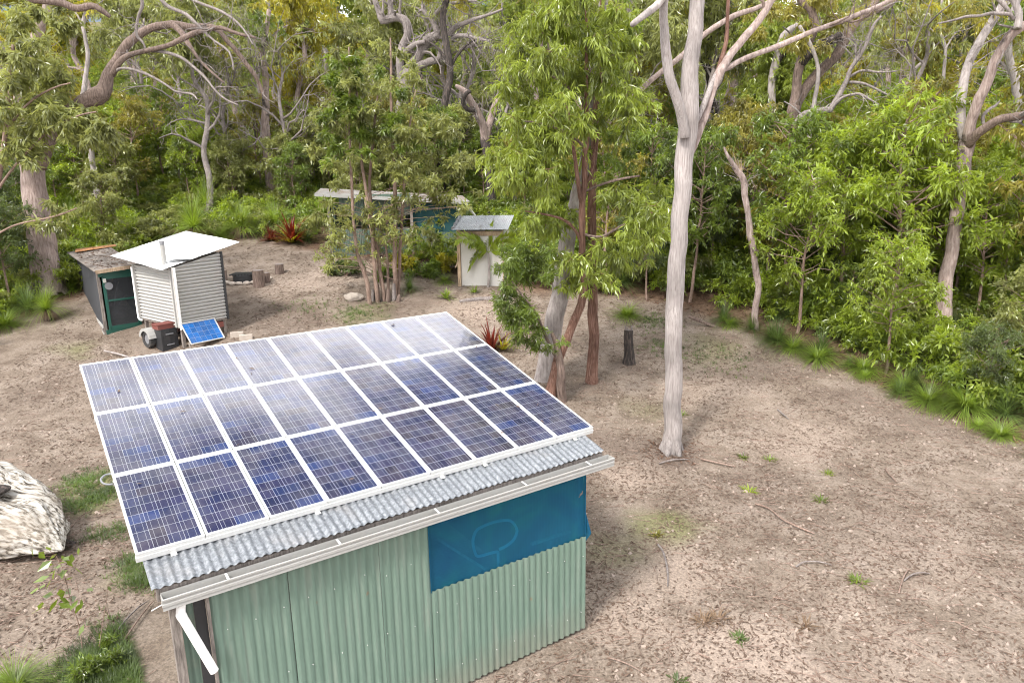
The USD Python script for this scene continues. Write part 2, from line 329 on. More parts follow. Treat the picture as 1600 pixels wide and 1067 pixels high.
moss = np.max([blob(*b) for b in [(130, 755, .7, .8), (150, 780, .5, .8), (225, 880, .6, .4), (560, 490, 1.2, .4), (1040, 820, .8, .5), (120, 545, .8, .4), (1120, 545, 1.3, .35), (960, 860, .7, .3), (1010, 640, .8, .2)]], axis=0)
moss = np.maximum(moss, .65 * np.clip((gv[:, 1] - 36) / 10, 0, 1) * (fbm(gv * .5, 3, 77) > .38))
M_ground = mat('ground_soil', {
    'g': ('geometry', {}), 'az': ('attribute', {'attribute': 'clear'}), 'as': ('attribute', {'attribute': 'sand'}), 'ad': ('attribute', {'attribute': 'damp_shade'}), 'am': ('attribute', {'attribute': 'moss'}),
    'n1': ('noise_texture', {'scale': 1.1, 'detail': 8.0, 'roughness': .7}), 'n2': ('noise_texture', {'scale': 22.0, 'detail': 6.0, 'roughness': .7}), 'v': ('voronoi_texture', {'scale': 38.0}),
    'r1': ('rgb_ramp', {'ramp': [(.36, (.124, .094, .073)), (.48, (.170, .133, .104)), (.60, (.218, .175, .142))]}),
    'r2': ('rgb_ramp', {'ramp': [(.36, (.66,) * 3), (.5, (.98,) * 3), (.64, (1.25,) * 3)]}),
    'rf': ('rgb_ramp', {'ramp': [(.3, (.055, .035, .024)), (.5, (.125, .078, .052)), (.7, (.20, .135, .095))]}),
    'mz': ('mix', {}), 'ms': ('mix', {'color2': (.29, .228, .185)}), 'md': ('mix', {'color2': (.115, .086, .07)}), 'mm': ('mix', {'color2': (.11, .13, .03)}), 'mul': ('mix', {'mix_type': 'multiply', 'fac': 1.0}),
    'vm': ('map_range', {'from_min': 0., 'from_max': .5, 'to_min': .82, 'to_max': 1.08}), 'mul2': ('mix', {'mix_type': 'multiply', 'fac': .7}),
    'bp': ('bump', {'strength': .7, 'distance': .03}), 'p': ('principled_bsdf', {'roughness': .95, 'specular_ior_level': .15})},
    [('g.position', 'n1.vector'), ('g.position', 'n2.vector'), ('g.position', 'v.vector'), ('n1.fac', 'r1.fac'), ('n1.fac', 'rf.fac'), ('az.fac', 'mz.fac'), ('rf.color', 'mz.color1'), ('r1.color', 'mz.color2'),
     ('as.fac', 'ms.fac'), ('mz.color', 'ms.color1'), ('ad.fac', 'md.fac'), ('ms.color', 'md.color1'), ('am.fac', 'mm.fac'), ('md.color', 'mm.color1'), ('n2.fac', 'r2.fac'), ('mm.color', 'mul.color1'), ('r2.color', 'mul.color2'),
     ('v.distance', 'vm.value'), ('mul.color', 'mul2.color1'), ('vm.result', 'mul2.color2'), ('mul2.color', 'p.base_color'), ('n2.fac', 'bp.height'), ('bp.normal', 'p.normal')], surface='p.BSDF')
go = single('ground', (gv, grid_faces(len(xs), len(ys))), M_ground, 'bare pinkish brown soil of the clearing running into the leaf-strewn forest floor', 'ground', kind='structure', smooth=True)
for nm, val in (('clear', zone), ('sand', sand), ('damp_shade', dark), ('moss', moss)):
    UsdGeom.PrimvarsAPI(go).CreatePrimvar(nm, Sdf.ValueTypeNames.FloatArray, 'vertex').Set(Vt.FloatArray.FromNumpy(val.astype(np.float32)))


# ------------------------------------------------------------------ building materials
P_zinc = mat('zinc_roof', {
    'g': ('geometry', {}), 'n': ('noise_texture', {'scale': 26.0, 'detail': 6.0, 'roughness': .7}), 'n2': ('noise_texture', {'scale': 2.0, 'detail': 4.0}),
    'r': ('rgb_ramp', {'ramp': [(.38, (.13, .14, .155)), (.5, (.20, .21, .226)), (.62, (.30, .312, .326))]}), 'r2': ('rgb_ramp', {'ramp': [(.55, (0, 0, 0)), (.75, (.45,) * 3)]}),
    'mx': ('mix', {'color2': (.30, .27, .25)}), 'p': ('principled_bsdf', {'metallic': .45, 'roughness': .5})},
    [('g.position', 'n.vector'), ('g.position', 'n2.vector'), ('n.fac', 'r.fac'), ('n2.fac', 'r2.fac'), ('r.color', 'mx.color1'), ('r2.color', 'mx.fac'), ('mx.color', 'p.base_color')], surface='p.BSDF')
P_green0 = paint_look('green_sheet_plain', (.165, .24, .185), rough=.55, dirt=.35, dirt_col=(.30, .27, .21), scale=2.2, streak=(1, 1, .5))
P_green = mat('green_sheet_paint', {
    'g': ('geometry', {}), 'sx': ('separate_xyz', {}), 'mp': ('mapping', {'scale': (3, 3, .35)}), 'n': ('noise_texture', {'scale': 3.0, 'detail': 6.0, 'roughness': .65}), 'n2': ('noise_texture', {'scale': 1.3, 'detail': 4.0}),
    'r': ('rgb_ramp', {'ramp': [(.35, (.112, .166, .13)), (.5, (.127, .185, .146)), (.66, (.147, .20, .162))]}), 'r2': ('rgb_ramp', {'ramp': [(.54, (0, 0, 0)), (.74, (.22,) * 3)]}), 'mx': ('mix', {'color2': (.24, .235, .19)}),
    'zr': ('map_range', {'from_min': .55, 'from_max': .03, 'to_min': 0., 'to_max': .75}), 'zn': ('math', {'math_type': 'multiply'}), 'md': ('mix', {'color2': (.21, .165, .125)}), 'v': ('voronoi_texture', {'scale': 2.2}), 'rr': ('rgb_ramp', {'ramp': [(0., (.8,) * 3), (.045, (.5,) * 3), (.075, (0, 0, 0))]}), 'mr': ('mix', {'color2': (.19, .12, .07)}),
    'p': ('principled_bsdf', {'roughness': .55})},
    [('g.position', 'sx.vector'), ('g.position', 'mp.vector'), ('mp.vector', 'n.vector'), ('g.position', 'n2.vector'), ('n.fac', 'r.fac'), ('n.fac', 'r2.fac'), ('r.color', 'mx.color1'), ('r2.color', 'mx.fac'), ('sx.z', 'zr.value'), ('zr.result', 'zn.value1'), ('n2.fac', 'zn.value2'),
     ('mx.color', 'md.color1'), ('zn.value', 'md.fac'), ('g.position', 'v.vector'), ('v.distance', 'rr.fac'), ('rr.color', 'mr.fac'), ('md.color', 'mr.color1'), ('mr.color', 'p.base_color')], surface='p.BSDF')
P_gutter = paint_look('cream_gutter_paint', (.33, .322, .305), rough=.45, dirt=.4, dirt_col=(.30, .27, .23), scale=5, streak=(.6, .6, 2))
P_gutin = paint_look('gutter_inside_grime', (.16, .14, .125), rough=.9, dirt=.6, dirt_col=(.06, .05, .045), scale=6)
P_pvc = paint_look('white_pvc', (.74, .725, .705), rough=.4, dirt=.15, scale=6)
P_white = paint_look('white_roof_paint', (.64, .65, .66), rough=.5, dirt=.5, dirt_col=(.42, .40, .38), scale=2.6, lo=.56, hi=.7)
P_oldwhite = paint_look('weathered_white_roof', (.29, .28, .265), rough=.6, dirt=.9, dirt_col=(.20, .15, .12), scale=1.6, lo=.42, hi=.6)
P_oldzinc = paint_look('weathered_grey_iron', (.30, .31, .325), rough=.55, dirt=.7, dirt_col=(.17, .155, .14), scale=2.5, streak=(3, .6, 1))
P_cream = paint_look('cream_cladding', (.40, .388, .367), rough=.5, dirt=.3, dirt_col=(.42, .34, .28), scale=3)
P_alu = paint_look('panel_frame_metal', (.52, .515, .50), rough=.35, dirt=.25, dirt_col=(.42, .40, .38), scale=7)
P_timber = bark_look('grey_timber', (.10, .085, .075), (.21, .18, .16), (.32, .28, .25), sc=(22, 22, 3), bump=.4)
P_tan = bark_look('tan_timber', (.25, .17, .11), (.42, .31, .21), (.54, .42, .30), sc=(22, 22, 3), bump=.3)
P_black = paint_look('black_plastic', (.022, .022, .024), rough=.5, dirt=.3, dirt_col=(.12, .10, .09), scale=5)
P_mesh = paint_look('dark_mesh_cloth', (.035, .036, .042), rough=.85, dirt=.4, dirt_col=(.10, .095, .10), scale=3, streak=(1, 1, .3))
P_dkgreen = paint_look('dark_green_paint', (.012, .075, .055), rough=.45, dirt=.3, dirt_col=(.08, .10, .08), scale=5)
P_teal = paint_look('teal_wall_sheet', (.008, .058, .066), rough=.7, dirt=.2, dirt_col=(.04, .09, .09), scale=2)
P_dirtgreen = paint_look('weathered_green_sheet', (.085, .125, .098), rough=.6, dirt=.5, dirt_col=(.20, .17, .13), scale=2.4)
P_rust = paint_look('rust', (.34, .15, .055), rough=.85, dirt=.6, dirt_col=(.45, .33, .22), scale=6)
P_redmetal = paint_look('dull_red_metal', (.16, .045, .035), rough=.6, dirt=.5, dirt_col=(.12, .08, .07), scale=6)
P_tyre = paint_look('tyre_rubber', (.03, .03, .03), rough=.85, dirt=.6, dirt_col=(.16, .12, .10), scale=9)
P_panelwhite = paint_look('white_door_panel', (.56, .535, .495), rough=.6, dirt=.4, dirt_col=(.42, .36, .30), scale=2.2)
P_wire = paint_look('grey_conduit', (.20, .20, .21), rough=.5)
P_rock = paint_look('pale_stone', (.40, .34, .29), rough=.9, dirt=.6, dirt_col=(.22, .18, .15), scale=5)
P_bark = bark_look('cut_log_bark', (.10, .07, .055), (.20, .15, .125), (.32, .26, .22), sc=(14, 14, 3))
P_endgrain = bark_look('cut_log_end', (.25, .18, .13), (.36, .28, .21), (.46, .38, .30), sc=(10, 10, 10))

def glossy_cell(name, cols, sc=70):
    return mat(name, {'g': ('geometry', {}), 'v': ('voronoi_texture', {'scale': float(sc)}), 'r': ('rgb_ramp', {'ramp': [(.1, cols[0]), (.5, cols[1]), (.9, cols[2])]}),
                      'oi': ('object_info', {}), 'h': ('map_range', {'to_min': .75, 'to_max': 1.3}), 'hv': ('hsv', {}), 's': ('separate_color', {}),
                      'nd': ('noise_texture', {'scale': 3.0, 'detail': 5.0}), 'rd': ('map_range', {'from_min': .4, 'from_max': .8, 'to_min': 0., 'to_max': .14}), 'mx': ('mix', {'color2': (.42, .38, .36)}),
                      'p': ('principled_bsdf', {'roughness': .4, 'specular_ior_level': .05, 'coat_weight': 1.0, 'coat_roughness': .05, 'coat_ior': 1.45})},
               [('g.position', 'v.vector'), ('v.color', 's.color'), ('s.r', 'r.fac'), ('oi.random', 'h.value'), ('h.result', 'hv.value'), ('r.color', 'hv.color'), ('g.position', 'nd.vector'), ('nd.fac', 'rd.value'),
                ('rd.result', 'mx.fac'), ('hv.color', 'mx.color1'), ('mx.color', 'p.base_color')], surface='p.BSDF')
C_cells = [glossy_cell('cell_navy', [(.008, .010, .034), (.012, .016, .05), (.010, .013, .041)]), glossy_cell('cell_violet', [(.012, .012, .036), (.018, .018, .048), (.015, .015, .042)]),
           glossy_cell('cell_blue', [(.006, .014, .055), (.009, .021, .08), (.008, .017, .066)]), glossy_cell('cell_brown', [(.016, .013, .03), (.022, .018, .036), (.018, .015, .032)])]
C_back = mat('cell_backsheet', {'p': ('principled_bsdf', {'base_color': (.46, .47, .50), 'roughness': .2, 'coat_weight': 1.0, 'coat_roughness': .07})}, surface='p.BSDF')
C_bus = mat('cell_busbar', {'p': ('principled_bsdf', {'base_color': (.36, .365, .39), 'roughness': .3, 'coat_weight': 1.0, 'coat_roughness': .07})}, surface='p.BSDF')
M_tarp = mat('blue_shade_cloth', {
    'g': ('geometry', {}), 'n': ('noise_texture', {'scale': 1.2, 'detail': 6.0, 'roughness': .6, 'distortion': .8}), 'r': ('rgb_ramp', {'ramp': [(.35, (.003, .055, .12)), (.5, (.005, .08, .14)), (.65, (.010, .125, .155))]}),
    'p': ('principled_bsdf', {'roughness': .7, 'specular_ior_level': .3}), 't': ('transparent_bsdf', {'color': (.12, .55, .75)}), 'tr': ('translucent_bsdf', {'color': (.01, .16, .28)}), 'm0': ('mix_closure', {'fac': .2}), 'm': ('mix_closure', {'fac': .34})},
    [('g.position', 'n.vector'), ('n.fac', 'r.fac'), ('r.color', 'p.base_color'), ('p.BSDF', 'm0.closure1'), ('tr.BSDF', 'm0.closure2'), ('m0.closure', 'm.closure1'), ('t.BSDF', 'm.closure2')], surface='m.closure')

# ------------------------------------------------------------------ power shed with its roof of solar panels
YAW, TILT = 0.6008, math.radians(14.0875)
U = np.array([math.cos(YAW), math.sin(YAW), 0]); BK = np.array([-math.sin(YAW), math.cos(YAW), 0]); Z = np.array([0, 0, 1.0])
A = np.array([-3.852, 6.715, 0.0]); ZA = 2.973
ct, st_ = math.cos(TILT), math.sin(TILT)
SL, NR = BK * ct + Z * st_, -BK * st_ + Z * ct
def S(u, b, z): return A + U * u + BK * b + Z * z
def R_(u, s, n): return A + Z * ZA + U * u + SL * s + NR * n
def shed_px(px, py, b):
    d = ray(px, py); t = ((A + BK * b - EYE) @ BK) / (d @ BK); q = EYE + d * t - A
    return float(q @ U), float(q[2])

rng = np.random.default_rng(5)
shed = Thing('power_shed', 'green corrugated iron shed carrying the large solar array on its sloping roof', 'shed', S(2.9, 2, 0.0))
WB = -.375
laps = [shed_px(326, 940, WB)[0], shed_px(449, 893, WB)[0], shed_px(590, 850, WB)[0], shed_px(669, 825, WB)[0], shed_px(766, 920, WB)[0], shed_px(854, 880, WB)[0], 5.64]
zl = shed_px(671, 925, WB)[1]; zr = shed_px(922, 834, WB)[1]
for i in range(len(laps) - 1):
    a, b = laps[i] + .002, laps[i + 1] - .002
    if i < 3:
        top0 = top1 = 2.58
    else:
        k = lambda u: zl + (zr - zl) * (u - laps[3]) / (laps[-1] - laps[3])
        top0, top1 = k(a), k(b)
    off = .004 * (i % 2)
    zb = .03 + .03 * rng.random()
    wl = b - a; nu = int(wl / .076 * 10) + 1; uu = np.linspace(a, b, nu); vv = np.linspace(0, 1, 9)
    UU, VV = np.meshgrid(uu, vv, indexing='ij'); top = top0 + (top1 - top0) * (UU - a) / wl
    dent = .012 * (fbm(np.stack([UU * 1.5, VV * 2, UU * 0 + i], -1), 2, 4) - .5)
    bb = WB - off + 0.0135 * np.cos((UU - laps[0]) / .102 * 2 * np.pi) + dent
    v = A + UU[..., None] * U + bb[..., None] * BK + (zb + (top - zb) * VV)[..., None] * Z
    shed.part('wall_sheet', (v.reshape(-1, 3), grid_faces(nu, 9)), P_green, smooth=True)
# screws of the front wall
sc = []
for u in np.arange(.7, 5.6, .305):
    for z in (.35, 1.25, 2.1):
        if u > laps[3] and z > 1.5: continue
        o = S(u + rng.normal() * .03, WB - .012, z + rng.normal() * .04); sc.append(box(o - U * .004 - Z * .004 - BK * .008, U * .008, Z * .008, BK * .012))
shed.part('wall_screw', cat(sc), P_alu, kind='stuff')
# left corner: posts, green strip, dark gap
shed.part('corner_post', bar(S(.235, -.33, -.05), S(.235, -.33, 2.62), .09, .09, BK), P_timber)
shed.part('corner_post', bar(S(5.56, -.30, -.05), S(5.56, -.30, 2.62), .09, .09, BK), P_timber)
shed.part('corner_strip', corrugated(S(.285, -.34, .02), U * .13, Z * 2.56, -BK, nv=3), P_dirtgreen, 'mossy green metal strip beside the corner post', smooth=True)
shed.part('corner_panel', bar(S(.475, -.33, 0), S(.475, -.33, 2.6), .115, .03, BK), P_black, 'black panel behind the downpipe')
shed.part('wall_trim', bar(S(.55, -.372, .03), S(.55, -.372, 2.58), .03, .04, BK), P_timber)
shed.part('wall_post', bar(S(laps[3], -.30, 0), S(laps[3], -.30, 2.6), .09, .06, BK), P_timber)
# side and back walls
shed.part('side_wall', corrugated(S(.46, -.30, .03), BK * .55, Z * 2.62, -U, nv=3), P_dirtgreen, smooth=True)
shed.part('side_wall', corrugated(S(1.25, .25, .03), BK * 3.9, Z * 2.75, -U, nv=3), P_dirtgreen, smooth=True)
shed.part('side_wall', corrugated(S(5.62, -.30, .03), BK * 4.45, Z * 2.62, U, nv=3), P_green, smooth=True)
shed.part('back_wall', corrugated(S(1.25, 4.15, .03), U * 4.37, Z * 3.6, BK, nv=3), P_dirtgreen, smooth=True)
shed.part('corner_post', bar(S(1.22, 4.05, -.05), S(1.22, 4.05, 3.7), .10, .10, BK), P_timber)
tri = np.array([S(5.60, -.30, 2.65), S(5.60, 4.15, 2.65), S(5.60, 4.15, 3.72), S(5.62, -.30, 2.65), S(5.62, 4.15, 2.65), S(5.62, 4.15, 3.72)])
shed.part('gable_panel', (tri, np.array([[0, 1, 2], [3, 5, 4], [0, 3, 4], [0, 4, 1], [1, 4, 5], [1, 5, 2], [2, 5, 3], [2, 3, 0]])), P_dirtgreen)
# roof
edges = np.linspace(.06, 5.96, 9)
for i in range(8):
    a, b = edges[i], edges[i + 1] + (.03 if i < 7 else 0)
    shed.part('roof_sheet', corrugated(R_(a, -.43 - rng.uniform(0, .012), -.112 + .0035 * (i % 2)), U * (b - a), SL * 4.95, NR, pitch=.09, amp=.012, nv=6, phase=a / .09, seg=10, warp=.012, seed=i), P_zinc, smooth=True)
shed.part('fascia', bar(S(.1, -.345, 2.66), S(5.95, -.345, 2.66), .035, .14), P_timber)
for u in np.linspace(.25, 5.75, 6): shed.part('rafter', bar(R_(u, -.35, -.20), R_(u, 4.45, -.20), .05, .11), P_timber)
for s in (.02, 1.42, 2.9, 4.36): shed.part('mounting_rail', bar(R_(.0, s - .003, -.071), R_(6.1, s - .003, -.071), .042, .056, NR), P_alu)
for u in (.35, 1.9, 3.55, 4.2, 5.75):
    shed.part('mounting_foot', cat([box(R_(u - .03, -.055, -.101), U * .06, SL * .07, NR * .006), box(R_(u - .03, -.012, -.101), U * .06, SL * .006, NR * .05)]), P_alu)
# gutter
gprof = [(-.400, 2.70), (-.400, 2.556), (-.515, 2.556), (-.526, 2.566), (-.523, 2.60), (-.531, 2.608), (-.531, 2.632), (-.523, 2.64), (-.525, 2.662), (-.535, 2.668), (-.535, 2.684), (-.522, 2.688), (-.515, 2.68)]
def gutter(u0, u1, grow=0., prof=gprof):
    n = len(prof); pr = np.array(prof); c = pr.mean(0); pr = c + (pr - c) * (1 + grow)
    v = np.array([S(u, b, z) for u in (u0, u1) for b, z in pr]); k = np.arange(n - 1)
    f = np.vstack([np.stack([k, k + 1, k + n + 1], 1), np.stack([k, k + n + 1, k + n], 1)])
    return v, f
shed.part('gutter', gutter(.13, 6.03), P_gutter)
shed.part('gutter_sleeve', gutter(.122, shed_px(404, 890, -.53)[0], .05, gprof[3:]), P_gutter)
shed.part('gutter_bed', box(S(.14, -.513, 2.559), U * 5.88, BK * .111, Z * .028), P_gutin, 'dark debris lying along the gutter bottom')
for u in (.128, 6.026): shed.part('gutter_end', box(S(u, -.524, 2.56), U * .008, BK * .122, Z * .125), P_gutter)
for u in (.75, 1.95, 3.2, 4.5, 5.6): shed.part('gutter_strap', bar(S(u, -.53, 2.689), S(u, -.41, 2.70), .025, .004), P_alu)
# downpipe: down a little, then out to the right, open end
d0 = shed_px(281, 925, -.47); d1 = shed_px(283, 962, -.47); d2 = shed_px(334, 1046, -.47)
e_ = np.array([S(d0[0], -.46, 2.57), S(d1[0], -.465, d1[1] + .02), S(d1[0] + .006, -.466, d1[1] - .005), S(d2[0], -.49, d2[1])])
shed.part('downpipe', tube(np.vstack([e_[:1], e_[:1] * .1 + e_[1:2] * .9, e_[1:3], e_[2:3] * .95 + e_[3:] * .05, e_[3:]]), [.045, .045, .05, .05, .046, .046], 18), P_pvc, smooth=60)
shed.part('gutter_rod', tube([S(.13, -.5, 2.63), S(.02, -.52, 2.61)], .006, 5), P_alu)
# shade cloth and what shows through it
n1, n2 = 90, 30
UU, VV = np.meshgrid(np.linspace(laps[3] - .01, 5.655, n1), np.linspace(0, 1, n2), indexing='ij'); s = (UU - laps[3]) / (5.655 - laps[3])
zz = 2.585 + (zl + (zr - zl) * s - .1 - 2.585) * VV
bb = -.352 + .03 * np.sin(VV * 3.1) * np.sin(s * 3.1) * .6 + .045 * (fbm(np.stack([s * 6 + VV * 2, VV * 1.5 - s, s * 0], -1), 3, 9) - .5)
v = A + UU[..., None] * U + bb[..., None] * BK + zz[..., None] * Z
shed.part('shade_cloth', (v.reshape(-1, 3), grid_faces(n1, n2)), M_tarp, 'blue shade cloth covering the opening under the gutter', smooth=True)
hem = lambda u, z: S(u, -.358 - .012, z)
shed.part('cloth_hem', cat([bar(hem(laps[3] + .004, 2.57), hem(laps[3] + .004, zl - .02), .02, .012), bar(hem(5.63, 2.57), hem(5.63, zr + .03), .03, .012)]), M_tarp)
shed.part('cloth_tie', cat([tube([S(u, -.37, 2.53), S(u, -.385, 2.53)], .013, 8) for u in np.linspace(laps[3] + .12, 5.5, 7)]), P_wire, kind='stuff')
f0, f1 = shed_px(908, 815, -.38), shed_px(925, 829, -.38)
shed.part('cloth_flap', (np.array([S(5.645, -.36, f0[1] + .12), S(5.645, -.36, zr - .1), S(5.74, -.37, zr - .01), S(5.72, -.40, zr + .03), S(5.66, -.40, zr + .0)]), np.array([[0, 2, 1], [0, 3, 2], [0, 4, 3]])), M_tarp)
b0, b1 = shed_px(684, 842, -.25), shed_px(757, 888, -.25)
shed.part('brace', bar(S(b0[0], -.25, b0[1]), S(b1[0], -.25, b1[1]), .05, .03), P_tan)
hose = [(778, 884), (778, 862), (745, 868), (738, 845), (745, 826), (768, 815), (795, 812), (806, 828), (800, 842), (778, 856)]
hq = [shed_px(x, y, -.22) for x, y in hose]
shed.part('hose', tube(*smooth_line([S(u, -.22 - .004 * i, z) for i, (u, z) in enumerate(hq)], [.02] * len(hq), 40), 8), P_pvc, smooth=True)
shed.part('cross_beam', bar(S(laps[3], -.24, 1.25), S(5.5, -.24, 1.3), .05, .09), P_tan)
b0, b1 = shed_px(830, 850, -.2), shed_px(890, 830, -.2)
shed.part('shelf_board', bar(S(b0[0], -.2, b0[1]), S(b1[0], -.2, b1[1]), .05, .03), P_tan)

# the panels: five kinds, then copies
PW, PL, PT = .668, 1.455, .04
SLl, NRl = np.array([0, ct, st_]), np.array([0, -st_, ct]); X1 = np.array([1.0, 0, 0])
def pl(x, s, n): return X1 * x + SLl * s + NRl * n
row_names = ['the row nearest the gutter', 'the middle row', 'the far row']
ords = ['first', 'second', 'third', 'fourth', 'fifth', 'sixth', 'seventh', 'eighth', 'ninth']
protos = []
for k in range(5):
    r5 = np.random.default_rng(60 + k)
    p = Thing('solar_panel', 'solar panel', 'solar panel', (0, 0, 0), 'solar panels bolted to the shed roof')
    fw = .022
    fr = [box(pl(0, 0, -PT), X1 * PW, SLl * fw, NRl * PT), box(pl(0, PL - fw, -PT), X1 * PW, SLl * fw, NRl * PT),
          box(pl(0, fw, -PT), X1 * fw, SLl * (PL - 2 * fw), NRl * PT), box(pl(PW - fw, fw, -PT), X1 * fw, SLl * (PL - 2 * fw), NRl * PT)]
    p.part('frame', cat(fr), P_alu)
    p.part('backsheet', box(pl(fw, fw, -.012), X1 * (PW - 2 * fw), SLl * (PL - 2 * fw), NRl * .006), C_back)
    x0, s0, cx, cs = .028, .033, .1530, .1543
    wts = [[.5, .34, .11, .05], [.25, .53, .07, .15], [.56, .24, .18, .02], [.45, .39, .08, .08], [.3, .49, .11, .1]][k]
    last = 0
    for j in range(9):
        for i in range(4):
            c = r5.choice(4, p=wts) if r5.random() > .3 else last
            last = c
            p.part('cell', (np.array([pl(x0 + i * cx + a * (cx - .0036), s0 + j * cs + b * (cs - .0048), -.0045) for a, b in ((0, 0), (1, 0), (1, 1), (0, 1))]), np.array([[0, 1, 2], [0, 2, 3]])), C_cells[c])
    bs = []
    for i in range(4):
        for q in (.25, .75):
            x = x0 + i * cx + q * (cx - .004)
            bs.append((np.array([pl(x - .0012, s0, -.0036), pl(x + .0012, s0, -.0036), pl(x + .0012, s0 + 9 * cs, -.0036), pl(x - .0012, s0 + 9 * cs, -.0036)]), np.array([[0, 1, 2], [0, 2, 3]])))
    p.part('busbar', cat(bs), C_bus)
    protos.append(p)
kinds = np.random.default_rng(9).permutation(np.resize(np.arange(5), 27)); seen = set()
for row in range(3):
    for c in range(9):
        k = int(kinds[row * 9 + c]); loc = R_(c * .678 + .004, row * 1.4713 + .006, 0)
        lab = f'blue solar panel with pale frame, {ords[c]} from the left in {row_names[row]}'
        if k in seen: copy(protos[k], loc, math.degrees(YAW), 1, lab)
        else:
            seen.add(k); place(protos[k], loc, math.degrees(YAW)); tag(protos[k].prim, lab)
lr = np.random.default_rng(15); a_, b_ = lr.uniform(.1, 6., 22), lr.uniform(.1, 4.3, 22)
shed.part('fallen_leaf', leaf_mesh(lr, np.array([R_(x, y, .012) for x, y in zip(a_, b_)]), lr.normal(size=(22, 1)) * U + lr.normal(size=(22, 1)) * SL, .09, .03), M_litter, 'few dry leaves fallen on the panels', kind='stuff')
h0 = onz(187, 744, 3.9); base = R_(-.0, 1.55, -.03)
single('cable_conduit', tube(*smooth_line([base + U * .02, base - U * .06 + SL * .01, base - U * .11 - SL * .05, base - U * .09 - SL * .13 - NR * .02, base + U * .0 - SL * .16 - NR * .03], [.011] * 5, 20), 8), P_wire,
       'grey looped conduit sticking out at the left edge of the solar array', 'conduit', smooth=True)

# ------------------------------------------------------------------ the trailer hut
G0 = gp(285, 545)
Cb = P3(281, 509, G0[1]); zb = Cb[2]
Rb = onz(355.4, 495, zb); Lb = onz(219, 486, zb)
def above(p, px, py): q = P3(px, py, p[1]); return q[2]
ex = unit(Rb - Cb); wR = np.linalg.norm(Rb - Cb); ey = np.array([-ex[1], ex[0], 0]); wL = 2.55
Lb = Cb + ey * wL
zC = above(Cb, 268.8, 418.8); zR = above(Rb, 343, 394); zL = above(Lb, 208, 414)
hut = Thing('trailer_hut', 'small cream corrugated hut on a trailer under a white skillion roof', 'hut', ground(*(Cb + ex * wR / 2 + ey * wL / 2)[:2]))
Rb, Lb = Cb + ex * wR, Cb + ey * wL; Bb = Rb + ey * wL
nR, nL = -np.cross([0, 0, 1.0], ex), -np.cross([0, 0, 1.0], ex)
def hwall(p, q, zp, zq, name, n, push=0.):
    d = q - p; w = np.linalg.norm(d); nu, nv = 6, int((max(zp, zq) - zb) / .112 * 12)
    UU, VV = np.meshgrid(np.linspace(0, 1, nu), np.linspace(0, 1, nv), indexing='ij'); zt = max(zp, zq); h = VV * (zt - zb)
    lim = (zp + (zq - zp) * UU) - zb; h = np.minimum(h, lim)
    v = p + UU[..., None] * d + h[..., None] * Z + (.034 * np.cos(h / .112 * 2 * np.pi) + push)[..., None] * n
    hut.part(name, (v.reshape(-1, 3), grid_faces(nu, nv)), P_cream, smooth=True)
outR = -unit(np.cross(Z, ex)) if (-unit(np.cross(Z, ex))) @ (EYE - Cb) > 0 else unit(np.cross(Z, ex))
outL = unit(np.cross(Z, ey)) if unit(np.cross(Z, ey)) @ (EYE - Cb) > 0 else -unit(np.cross(Z, ey))
hwall(Cb, Rb, zC, zR, 'wall', outR); hwall(Cb, Lb, zC, zL, 'wall', outL)
zB = zR + zL - zC
hwall(Rb, Bb, zR, zB, 'wall', -outL); hwall(Lb, Bb, zL, zB, 'wall', -outR)
hut.part('floor', box(Cb - Z * .08, ex * wR, ey * wL, Z * .07), P_timber)
for p_, zt, w, m_ in ((Cb + outR * .05 + outL * .02, zC, .085, P_cream), (Cb + outL * .05 + ey * .1, zC, .06, P_cream), (Rb + outR * .03, zR, .07, P_black), (Lb + outL * .04, zL, .07, P_cream), (Bb, zB, .07, P_timber)):
    hut.part('corner_trim', bar(p_ - Z * (p_[2] - zb + .06), np.array([p_[0], p_[1], zt + .02]), w, w, ex), m_)
tl = above(Lb, 205, 412)
for a, b, w in (((Lb + outL * .1), Lb + outL * .1, .07),):
    hut.part('downpipe', tube(*smooth_line([[a[0], a[1], zL - .05], [a[0], a[1], zb + .05], a + outR * .03 - Z * .05, a + ey * -.25 - Z * .06], [.036] * 4, 16), 10), P_pvc, smooth=True)
hut.part('downpipe', tube([np.r_[(Cb + outR * .12 - ex * .02)[:2], zC], np.r_[(Cb + outR * .12 - ex * .02)[:2], zb - .12]], .04, 10), P_pvc, smooth=40)
for q in (Cb + ex * .12 + ey * .1, Rb - ex * .1 + ey * .1, Rb - ex * .1 + ey * (wL - .1), Lb + ex * .1 - ey * .1):
    g = ground(q[0], q[1]); hut.part('leg', bar(g - Z * .05, np.r_[q[:2], zb - .05], .10, .10, ex), P_timber)
rc = [Cb * [1, 1, 0] + ex * a + ey * b + Z * h for a, b, h in ((-.4, -.03, 3.71), (2.4, -.08, 4.33), (2.4, 3.36, 4.57), (-.4, 3.33, 3.95))]
n3 = unit(np.cross(rc[1] - rc[0], rc[3] - rc[0])); n3 = n3 * np.sign(n3[2]); p0 = rc[0] + n3 * .01
def onroof(px, py): d = ray(px, py); return EYE + d * ((p0 - EYE) @ n3) / (d @ n3)
nu = 60; uu = np.linspace(0, 1, nu); vv = np.linspace(0, 1, 8); UU, VV = np.meshgrid(uu, vv, indexing='ij')
q = ((1 - UU) * (1 - VV))[..., None] * rc[0] + (UU * (1 - VV))[..., None] * rc[1] + (UU * VV)[..., None] * rc[2] + ((1 - UU) * VV)[..., None] * rc[3]
hb = .010 * np.cos(UU * 22 * 2 * np.pi) + .03 * (fbm(np.stack([UU * 3, VV * 3, UU * 0], -1), 2, 6) - .5)
